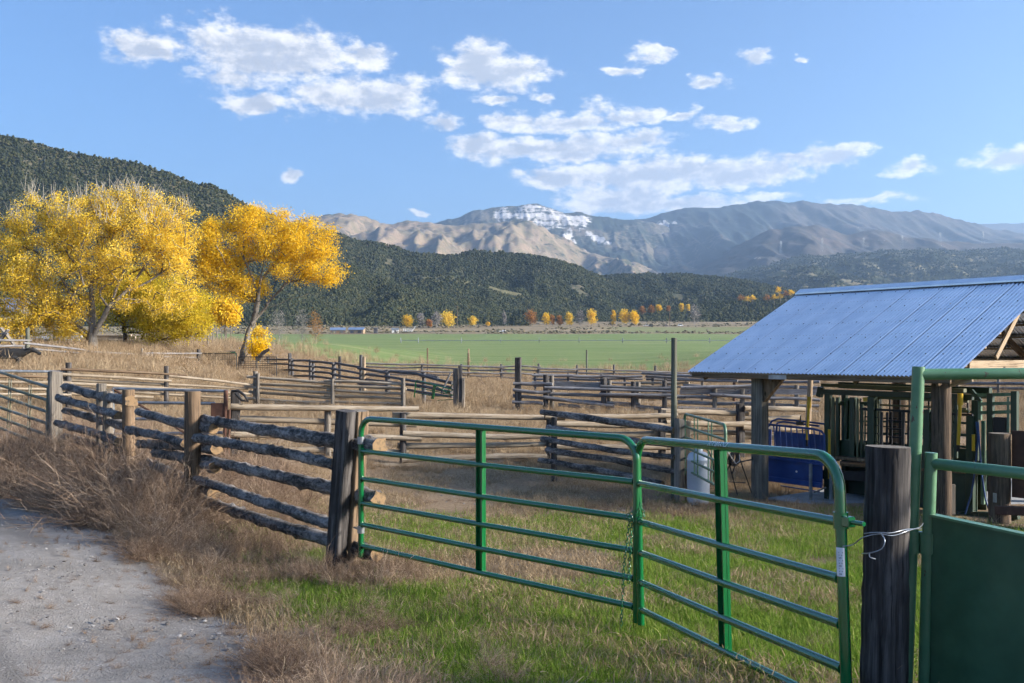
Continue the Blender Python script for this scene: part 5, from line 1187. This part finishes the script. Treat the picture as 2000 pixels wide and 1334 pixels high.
def bushweed(seed, n, h, rad, w, m, twigs=4, up_=1.1, curl=.16):
    r = np.random.default_rng(seed); V, F = [], []
    for _ in range(n):
        v = r.normal(0, 1, 3); v[2] = abs(v[2])*up_+.18; v /= np.linalg.norm(v); L = h*(.5+.6*r.random()); bend = r.normal(0, curl, 3); bend[2] -= curl*.6*r.random()
        f = lambda u: np.array([v[0]*rad/h*1.25, v[1]*rad/h*1.25, v[2]])*L*u+bend*L*u*u
        s = np.cross(v, r.normal(0, 1, 3)); s /= np.linalg.norm(s); ribbon(V, F, [f(0), f(.35), f(.7), f(1)], w, s)
        for k in range(twigs):
            u = .3+.65*r.random(); p = f(u); q = v+r.normal(0, .75, 3); q /= np.linalg.norm(q); l2 = h*.22*(.5+r.random()); s2 = np.cross(q, r.normal(0, 1, 3)); s2 /= np.linalg.norm(s2)
            ribbon(V, F, [p, p+q*l2*.6+r.normal(0, .012, 3), p+q*l2], w*.7, s2)
    return np_mesh('bushweed', np.array(V), np.array(F), m)
def frustum_pts(n, y0, y1, margin=.16, pw=1.0):
    y = y0*(y1/y0)**(rng.random(n)**pw); x = (rng.random(n)*2-1)*(.556+margin)*y+(rng.random(n)-.5)*2; return x, y
def place(name, label, cat, x, y, s, protos, sz=None, tilt=.12, dz=-.02):
    n = len(x); z = gz(x, y)+dz
    sc3 = np.stack([s, s, s*(sz if sz is not None else 1)*(.8+.4*rng.random(n))], 1)
    o = scatter(name, np.stack([x, y, z], 1), np.stack([rng.normal(0, tilt, n), rng.normal(0, tilt, n), rng.random(n)*6.28], 1), sc3, rng.integers(0, len(protos), n), protos)
    return tag(o, label, cat)
def keep_off(x, y, extra=.0):   # not on the road, nor on the slab
    lx = (x-p0.x)*E2.x+(y-p0.y)*E2.y; ly = (x-p0.x)*G2.x+(y-p0.y)*G2.y
    return ~((lx > .2) & (lx < 5.6) & (ly > -.15) & (ly < 6.6)) & ((x > road_edge(y)+extra) | (y > 24))
GG = [tuft(i, 46, .05, .065, 1.2, .0022, M['greengrass']) for i in range(5)]
DG = [tuft(20+i, 40, .058, .075, 1.6, .0022, M['drygrass']) for i in range(5)]
x, y = frustum_pts(60000, 3.4, 17); zn = zones(x, y); k = keep_off(x, y, .15) & (rng.random(len(x)) < zn[1]*1.1*sstep(.40, .54, fbm(x*1.1, y*1.1, 3, 51)+.16))
x, y = x[k], y[k]; place('green_grass', 'short green grass growing round the gates', 'grass', x, y, (.7+.7*rng.random(len(x)))*(1+y*.03), GG)
x, y = frustum_pts(46000, 3.4, 26); zn = zones(x, y); k = keep_off(x, y, .1) & (fbm(x*.9, y*.9, 3, 53) > .42+.13*zn[1]*sstep(.40, .54, fbm(x*1.1, y*1.1, 3, 51)+.16))
x, y = x[k], y[k]; place('dry_grass', 'dry tawny grass litter across the yard', 'grass', x, y, (.5+.75*rng.random(len(x)))*(1+y*.03), DG, tilt=.3)
BW = [bushweed(40+i, 80, .55, .46, .0026, M['weed'], 8, .8, .32) for i in range(5)]
# brush along the road edge and the log fence
n = 3600; y = 3.2*(30/3.2)**rng.random(n); off = rng.random(n)**1.25
wid = np.interp(y, [3, 5, 7, 9, 12, 16, 30], [1.5, 1.55, 1.5, 2.0, 3.8, 6.0, 9.0]); x = road_edge(y)+(-.12+off*wid)
k = (fbm(x*1.2, y*1.2, 3, 61) > .40+.08*sstep(8, 5, y)) & (rng.random(n) < np.interp(y, [3, 8, 14, 30], [.30, .5, .8, .9]))
x, y, off = x[k], y[k], off[k]; low = np.where((x > np.interp(y, [7, 11, 14], [-3.2, -3.9, -5.0])) & (y < 14), .5, 1.0); hg = low*np.interp(y, [3, 5.5, 8, 10, 13, 20, 30], [.40, .46, .66, 1.05, 1.3, 1.3, 1.1])*(.35+.9*rng.random(len(x)))*np.where(off < .15, .6, 1)
k = ~((y < 9.2) & (x > -1.7)) | (hg < .45); x, y, hg = x[k], y[k], hg[k]
place('brush', 'tangled brown dry weeds along the gravel road and log fence', 'weeds', x, y, hg, BW, .95, .25)
n = 3400; x = rng.uniform(-2.2, 4.8, n); y = rng.uniform(4.0, 16, n); k = keep_off(x, y, .4) & (fbm(x*1.0, y*1.0, 3, 67) > .53); x, y = x[k], y[k]
place('brush', 'scattered low dry weeds in the grass behind the gates', 'weeds', x, y, .10+.20*rng.random(len(x))**1.5, BW, .75, .4)
n = 700; y = 3.3*(16/3.3)**rng.random(n); x = road_edge(y)-1.6*rng.random(n)**2.2; place('brush', 'small dry weed scraps strewn on the gravel road edge', 'weeds', x, y, .05+.13*rng.random(n)**2, BW, .5, .8)
SW = [tuft(60+i, 16, .55, .10, .7, .0028, M['drygrass'], 4) for i in range(3)]
n = 1100; y = 3.4*(24/3.4)**rng.random(n); x = road_edge(y)+.1+rng.random(n)*np.interp(y, [3, 6, 10, 16, 24], [2.6, 2.2, 3, 5, 8]); k = (fbm(x*1.1, y*1.1, 3, 63) > .52) & (rng.random(n) < np.interp(y, [5, 14], [.25, .9])); x, y = x[k], y[k]
place('straw', 'pale straw stalks standing in the roadside weeds', 'grass', x, y, (.3+.5*rng.random(len(x)))*np.interp(y, [3, 6, 9, 14], [.42, .5, .8, 1.15]), SW, 1, .35)
n = 70; d_ = rng.uniform(31, 35, n); px_ = rng.uniform(-60, 90, n); x = (px_-1000)/1333*d_; y = d_*KD; place('straw', 'tall pale weeds in front of the black cow', 'grass', x, y, 1.2+.8*rng.random(n), [bushweed(90+i, 46, .6, .40, .007, M['weedfar'], 3) for i in range(3)], 1, .2)
TB = [bushweed(110+i, 170, .50, .52, .0024, M['weed'], 10, .7, .40) for i in range(3)]
n = 420; y = 7.2*(21/7.2)**rng.random(n); x = road_edge(y)+.25+rng.random(n)*np.interp(y, [7, 9, 12, 16, 22], [1.3, 2.0, 3.4, 5.0, 6.5]); k = (fbm(x*.9, y*.9, 3, 65) > .47) & (x < np.interp(y, [7, 11.5, 13, 24], [-3.5, -4.2, -5.2, -9])); x, y = x[k], y[k]
place('tumbleweeds', 'big tangled tumbleweed clumps heaped against the log fence', 'weeds', x, y, (.6+.9*rng.random(len(x))**1.5)*np.interp(y, [7, 9, 12, 20], [.7, 1.0, 1.35, 1.4]), TB, .9, .3)
n = 150; y = 4.0*(8.6/4.0)**rng.random(n); x = road_edge(y)-.1+rng.random(n)**1.5*1.3; k = fbm(x*1.3, y*1.3, 3, 69) > .46; x, y = x[k], y[k]; place('tumbleweeds', 'low tangled weed clumps along the near road edge', 'weeds', x, y, .28+.35*rng.random(len(x)), TB, .75, .3)
# weeds at the foot of the tie post
n = 40; x = rng.normal(-1.35, .28, n); y = rng.normal(8.9, .3, n); place('brush', 'tall dry weeds at the foot of the dark tie post', 'weeds', x, y, .35+.35*rng.random(n), BW, 1.0, .3)
# tawny growth in the pens and pasture beyond
FW = [bushweed(70+i, 46, .6, .40, .007, M['weedfar'], 3) for i in range(4)]+[tuft(80+i, 40, .55, .16, .6, .006, M['weedfar']) for i in range(3)]
x, y = frustum_pts(30000, 15, 95, .14, .85); zn = zones(x, y); d = y/KD; px = 1000+1800*x/y
dens = fbm(x*.22, y*.22, 4, 71)+.18*sstep(28, 40, d)*(px < 560)+.10*sstep(18, 22, d)
k = keep_off(x, y, .3) & (dens > .47) & (zn[3] < .4); x, y, d, px = x[k], y[k], d[k], px[k]
sc_w = (.40+.5*rng.random(len(x)))*np.interp(d, [11, 16, 24, 34, 60], [.45, .6, .95, 1.2, 1.2])*np.where((px < 430) & (d > 30), 1.35, 1.0)
place('dry_weeds', 'tawny dry weeds filling the pens and the pasture edge', 'weeds', x, y, sc_w, FW, 1.0, .2)
n = 3000; y = rng.uniform(64, 100, n)*KD; x = rng.uniform(-45, 75, n); d = y/KD
k = (fbm(x*.06, y*.06, 3, 73) > .5) & (rng.random(n) < np.interp(d, [64, 74, 82, 100], [1, .9, .25, .05])); x, y = x[k], y[k]
place('tall_grass', 'tall tawny grass fringe along the near edge of the field', 'grass', x, y, 1.0+.7*rng.random(len(x)), FW[4:], 1.1, .15)
# stones on the road and in the grass
def stone(seed):
    bm = bmesh.new(); bmesh.ops.create_icosphere(bm, subdivisions=1, radius=1); r = random.Random(seed)
    for v in bm.verts: v.co = Vector((v.co.x*r.uniform(.7, 1.2), v.co.y*r.uniform(.7, 1.2), v.co.z*r.uniform(.4, .7)))
    me = bpy.data.meshes.new('stone'); bm.to_mesh(me); bm.free(); me.materials.append(M['stone']); return me
M['stone'] = mat('grey stone', lambda T: pbr(T, T.ramp(RND(T), [(0, (.08, .07, .065)), (.5, (.19, .175, .16)), (1, (.33, .315, .30))]), .9))
ST = [stone(i) for i in range(5)]
x, y = frustum_pts(22000, 3.2, 14); k = (x < road_edge(y)+.9) & (fbm(x*1.5, y*1.5, 3, 91) > .42); x, y = x[k], y[k]
sz_ = .003+.02*rng.random(len(x))**6; sc = place('gravel', 'loose gravel scattered on the road', 'gravel', x, y, sz_, ST, .7, .2, .0)
x, y = frustum_pts(1500, 5, 26); k = keep_off(x, y) & (fbm(x*.8, y*.8, 2, 93) > .55); x, y = x[k], y[k]; place('gravel', 'pale stones lying in the grass behind the gates', 'stones', x, y, .012+.03*rng.random(len(x))**3, ST, .8, .2, .0)
# scrub on the range land at the foot of the hills
M['sage'] = mat('sagebrush', blades([(0, (.07, .07, .045)), (.5, (.14, .135, .09)), (1, (.22, .19, .12))], .1))
SG = [blob_mesh('sage_%d' % i, M['sage'], 30+i, 2, .6) for i in range(3)]
x = rng.uniform(-420, 420, 9000); y = rng.uniform(430, 760, 9000)*KD; x = x*y/700; zn = zones(x, y); k = (zn[4] > .4) & (fbm(x*.02, y*.03, 3, 95) > .5) & (np.abs(x) < .72*y); x, y = x[k], y[k]
place('sagebrush', 'sagebrush scattered over the tan range beyond the field', 'scrub', x, y, .5+1.0*rng.random(len(x))**2, SG, .8, .1)
x, y = frustum_pts(5000, 150, 640, .1); px = 1000+1800*x/y; k = (px < 420+.0*y) & (fbm(x*.05, y*.03, 3, 97) > .44); x, y = x[k], y[k]
place('sagebrush', 'grey scrub on the slope behind the cottonwoods', 'scrub', x, y, .4+.6*rng.random(len(x))**2, SG, .9, .1)
# ------------------------------------------------------------------ cow
def skin_mesh(verts, edges, m, sub=2):
    me = bpy.data.meshes.new('skin'); me.from_pydata([v[:3] for v in verts], edges, []); o = bpy.data.objects.new('skin', me); COL.objects.link(o)
    md = o.modifiers.new('s', 'SKIN'); md.use_smooth_shade = True
    for i, v in enumerate(verts):
        sv = me.skin_vertices[0].data[i]; sv.radius = (v[3], v[4] if len(v) > 4 else v[3]); sv.use_root = (i == 0)
    md2 = o.modifiers.new('d', 'SUBSURF'); md2.levels = md2.render_levels = sub
    bpy.context.view_layer.update(); r = bpy.data.meshes.new_from_object(o.evaluated_get(bpy.context.evaluated_depsgraph_get())); bpy.data.objects.remove(o)
    r.materials.clear(); r.materials.append(m); r.polygons.foreach_set('use_smooth', np.ones(len(r.polygons), bool)); return r
cb = P(14, 0, 36); cb.z = P(14, 677, 36).z-1.36
cow = thing('cow', 'black cow standing in tall weeds at the far left edge', 'cow', cb, R(8))
vb = [(0, 0, .98, .33, .30), (-.75, 0, 1.05, .30, .27), (-1.0, 0, 1.08, .18, .2), (.55, 0, 1.0, .33, .27), (.85, 0, 1.06, .24, .22), (1.10, 0, 1.16, .17, .15), (1.28, 0, 1.20, .15, .13), (1.43, 0, 1.12, .125, .11), (1.56, 0, 1.03, .115, .105),
      (.6, .17, .62, .11), (.62, .18, .32, .06), (.6, .18, .04, .055), (.6, -.17, .62, .11), (.52, -.18, .32, .06), (.56, -.18, .04, .055),
      (-.78, .17, .66, .14), (-.9, .18, .36, .065), (-.82, .18, .04, .055), (-.78, -.17, .66, .14), (-.72, -.18, .36, .065), (-.66, -.18, .04, .055), (-1.1, 0, .85, .04), (-1.12, 0, .5, .03)]
eb = [(0, 1), (1, 2), (0, 3), (3, 4), (4, 5), (5, 6), (6, 7), (7, 8), (3, 9), (9, 10), (10, 11), (3, 12), (12, 13), (13, 14), (1, 15), (15, 16), (16, 17), (1, 18), (18, 19), (19, 20), (2, 21), (21, 22)]
obj('body', skin_mesh(vb, eb, M['hide']), cow)
for s in (-1, 1):
    b = MB(); q = [Vector((1.22, s*.10, 1.28)), Vector((1.19, s*.2, 1.29)), Vector((1.18, s*.29, 1.25))]; b.tube(q, [.03, .055, .015], 8); b.build('ear', M['hide'], cow)
    b = MB(); b.tube([(1.36, s*.10, 1.20), (1.375, s*.115, 1.20)], [.018, .012], 8); b.build('eye', M['black'], cow)
b = MB(); b.tube([(1.55, 0, 1.03), (1.66, 0, .97)], [.10, .085], 12); b.build('muzzle', M['black'], cow)
# ------------------------------------------------------------------ farm things far off
def barn(name, label, px, py, d, w, dp, h, rise, rotz, wall, roofm, cat='building', doors=1):
    g_ = G(px, d); t = thing(name, label, cat, g_, rotz)
    b = MB(); b.box((-w/2, -dp/2, -.5), (w/2, dp/2, h)); b.add([(-w/2, -dp/2, h), (-w/2, dp/2, h), (-w/2, 0, h+rise), (w/2, -dp/2, h), (w/2, dp/2, h), (w/2, 0, h+rise)], [(0, 1, 2), (3, 5, 4)], 0, False); b.build('wall', M[wall], t)
    b = MB(); o = .4
    for s in (-1, 1): b.add([(x, s*(dp/2+o)*k, h+rise+.1-(rise+.35*rise/dp)*k+dz) for dz in (0, .12) for x in (-w/2-o, w/2+o) for k in (0, 1)], [(0, 1, 3, 2), (4, 6, 7, 5), (0, 4, 5, 1), (2, 3, 7, 6), (1, 5, 7, 3)], 0, False)
    b.build('roof', M[roofm], t)
    for k in range(doors):
        x = -w/2+w*(k+.5)/doors; b = MB(); b.box((x-w*.12, -dp/2-.05, 0), (x+w*.12, -dp/2+.03, h*.8)); b.build('door', M['darkrail'], t)
    return t
barn('barn', 'long low barn with a pale blue roof, the left of two beyond the field', 660, 0, 455, 9.5, 5, 2.0, 1.6, R(8), 'brownpost', 'roof', doors=2)
barn('barn', 'long low barn with a pale blue roof, the right of two beyond the field', 697, 0, 455, 10, 5, 2.2, 1.5, R(-6), 'tan', 'roof', doors=2)
barn('hut', 'small dark hut on posts right of the two barns', 734, 0, 460, 2.6, 2.4, 3.0, .6, 0, 'darkrail', 'darkrail')
barn('cabin', 'small white cabin left of the white farm gear', 772, 0, 470, 4.5, 3.5, 2.0, .9, R(5), 'white', 'greypipe')
barn('shed', 'grey shed with a pale metal roof peeping out at the left edge behind the leaves', -18, 0, 88, 8, 6, 3.8, 1.8, R(10), 'oldlumber', 'roof')
t = thing('hay_wagon', 'white hay wagon with tall racks below the round orange tree', 'wagon', G(796, 470))
b = MB(); b.box((-3, -1.1, .9), (3, 1.1, 1.15)); b.build('bed', M['white'], t)
for x in (-2, 2):
    for s in (-1.15, 1.15): b = MB(); b.tube([(x, s-.12, .5), (x, s+.12, .5)], .5, 12); b.build('wheel', M['black'], t)
for x in (-2.9, -1.5, 0, 1.5, 2.9): b = MB(); b.beam((x, 1.0, 1.1), (x*1.05, 1.0, 3.0), .25, .25); b.build('rack_stake', M['white'], t)
for z in (1.9, 2.8): b = MB(); b.beam((-3, 1, z), (3, 1, z), .2, .2); b.build('rack_rail', M['white'], t)
b = MB(); b.beam((3, 0, 1.), (5.6, 0, 4.6), .35, .35); b.build('elevator_arm', M['white'], t)
def car(label, px, d, col, rotz, L=4.6, hi=1.7, bed=False):
    t = thing('parked_car', label, 'car', G(px, d), rotz, 'vehicles parked beyond the field'); c = mat('car paint', plain(col, .35, 0, .1))
    b = MB(); b.box((-L/2, -.9, .45), (L/2, .9, 1.0), bev=.12); b.build('body', c, t)
    x0, x1 = (-L*.1, L*.28) if bed else (-L*.38, L*.22)
    b = MB(); b.add([(x0, -.85, 1.0), (x1+.5, -.85, 1.0), (x1+.5, .85, 1.0), (x0, .85, 1.0), (x0+.15, -.7, hi), (x1, -.7, hi), (x1, .7, hi), (x0+.15, .7, hi)], [(4, 5, 6, 7), (0, 1, 5, 4), (1, 2, 6, 5), (2, 3, 7, 6), (3, 0, 4, 7)], 0, False); cb_ = b.build('cabin', c, t)
    b = MB(); b.box((x0+.25, -.86, 1.08), (x1+.1, .86, hi-.12)); b.build('window', M['black'], cb_)
    for x in (-L*.32, L*.32):
        for s in (-.82, .82): b = MB(); b.tube([(x, s-.11, .36), (x, s+.11, .36)], .36, 14); b.build('wheel', M['black'], t)
car('pale grey truck parked left of the far utility pole', 1262, 590, (.5, .5, .5), R(4), 5.4, 1.8, True); car('dark car parked beside the pale grey truck', 1272, 585, (.03, .03, .035), R(-8)); car('dark pickup parked close by the far utility pole', 1301, 590, (.12, .1, .1), R(90), 5.2, 1.8, True); car('white van parked right of the far utility pole', 1329, 590, (.75, .76, .78), R(10), 5.0, 2.2)
def utility_pole(px, y0, d, label):
    g_ = G(px, d); t = thing('utility_pole', label, 'utility pole', g_, 0, 'utility poles'); h = P(px, y0, d).z-g_.z
    b = MB(); b.tube([(0, 0, -1), (0, 0, h)], [.26, .18], 8); b.build('pole', M['brownpost'], t)
    b = MB(); b.box((-1.2, -.08, h-.9), (1.2, .08, h-.65)); a_ = b.build('crossarm', M['brownpost'], t)
    for x in (-1.0, 0, 1.0): b = MB(); b.tube([(x, 0, h-.65), (x, 0, h-.4)], .08, 6); b.build('insulator', M['greypipe'], a_)
utility_pole(893, 597, 560, 'utility pole right of the largest golden tree'); utility_pole(1308, 606, 590, 'far utility pole among the parked vehicles')
for i, (px, y0, y1, lab) in enumerate(((1525, 471, 484, 'steel pylon standing on the mesa face, leftmost of the line'), (1606, 465, 477, 'steel pylon below the mesa corner, second of the line'), (1687, 464, 474, 'steel pylon third in the line across the bench'), (1762, 460, 470, 'steel pylon fourth in the line across the bench'), (1836, 454, 466, 'steel pylon fifth in the line across the bench'), (1920, 452, 464, 'steel pylon nearest the right edge of the line'))):
    d = 2350; t = thing('pylon', lab, 'pylon', P(px, y1, d), R(20), 'pylons crossing the bench'); H = (y1-y0)*d/1333
    b = MB()
    for sx in (-1, 1):
        for sy in (-1, 1): b.tube([(sx*3.4, sy*3.4, -25), (sx*2.4, sy*2.4, 0), (sx*.8, sy*.8, H)], .28, 4)
    b.build('legs', M['steel'], t)
    for z, w in ((.95, 4), (.8, 6), (.65, 4.5)): b = MB(); b.beam((-w, 0, H*z), (w, 0, H*z), .4, .4); b.build('arm', M['steel'], t)
    b = MB()
    for k in range(5): z = H*k/5; w = 2.4-1.6*k/5; b.tube([(-w, -w, z), (w, -w, z+H/5)], .15, 4); b.tube([(w, -w, z), (-w, -w, z+H/5)], .25, 4)
    b.build('lattice', M['steel'], t)
# wheel line sprinkler crossing the field
wl = thing('irrigation_line', 'wheeled irrigation pipe stretched across the green field', 'irrigation line', G(1100, 262)); xs_ = [783, 817, 901, 978, 1053, 1131, 1216, 1302, 1386, 1470]
y_ = 262*KD; me = None
z_ax = lambda x: gzf(x, y_)+1.0
b = MB(); b.tube([((px-1000)/1333*262, y_, z_ax((px-1000)/1333*262)) for px in xs_], .11, 8); put(b, 'pipe', M['steel'], wl)
for px in xs_:
    if me is None:
        b = MB(); n = 20; b.tube([(0, 1.0*math.cos(k*2*math.pi/n), 1.0*math.sin(k*2*math.pi/n)) for k in range(n+1)], .09, 6, cap=False)
        for k in range(8): a_ = k*math.pi/4; b.tube([(0, 0, 0), (0, math.cos(a_), math.sin(a_))], .04, 4)
        me = b.mesh('wheel', [M['greypipe']])
    x_ = (px-1000)/1333*262; obj('wheel', me, wl, Vector((x_, y_, z_ax(x_)))-wl.location)
# odds and ends on the left behind the trees
t = thing('trestle', 'pale plank trestle leaning by the fence at the far left edge', 'trestle', G(12, 41))
for (a_, c_, m, w) in (((2, 640), (30, 676), 'oldlumber', .22), ((-8, 676), (16, 644), 'greyrail', .2), ((-30, 640), (-6, 676), 'oldlumber', .22), ((-30, 652), (16, 652), 'greyrail', .16)):
    b = MB(); b.beam(P(*a_, 41), P(*c_, 40.7), w, .08); put(b, 'plank', M[m], t)
def pile(label, px, d, n, L, r_, m, seed, spread=1.2):
    t = thing('lumber_pile', label, 'lumber pile', G(px, d), R(seed*17 % 40-20), 'heaps of lumber behind the cottonwoods'); rr = random.Random(seed)
    for k in range(n):
        row = int((math.sqrt(8*k+1)-1)/2); z = max(.1, spread*.55-row*.13)+rr.uniform(-.05, .05); x = rr.uniform(-.4, .4); y = rr.uniform(-spread, spread)*(.3+.1*row); a_ = rr.uniform(-.25, .25)
        b = MB(); b.tube([(x-L/2, y-a_*L/2, z), (x+L/2, y+a_*L/2, z+rr.uniform(-.2, .2))], [r_, r_*.9], 7); b.build('pole', M[m], t)
pile('heap of bleached poles between the two left tree trunks', 212, 56, 14, 4.0, .12, 'pale', 3, 1.6); pile('heap of grey scrap poles under the golden branches', 108, 54, 12, 3.6, .1, 'white', 5, 1.2); pile('low heap of poles right of the dark thick trunk', 300, 60, 9, 3.0, .1, 'oldlumber', 7, .9)
t = thing('rock_heap', 'heap of white rocks at the far side of the green field', 'rock heap', G(985, 485))
for k in range(9):
    rr = random.Random(k+50); bm = bmesh.new(); bmesh.ops.create_icosphere(bm, subdivisions=2, radius=rr.uniform(.6, 1.3))
    for v in bm.verts: v.co *= rr.uniform(.82, 1.15); v.co.z *= .7
    me = bpy.data.meshes.new('rock'); bm.to_mesh(me); bm.free(); me.materials.append(M['white']); obj('rock', me, t, (rr.uniform(-3.5, 3.5), rr.uniform(-1, 1), .6))
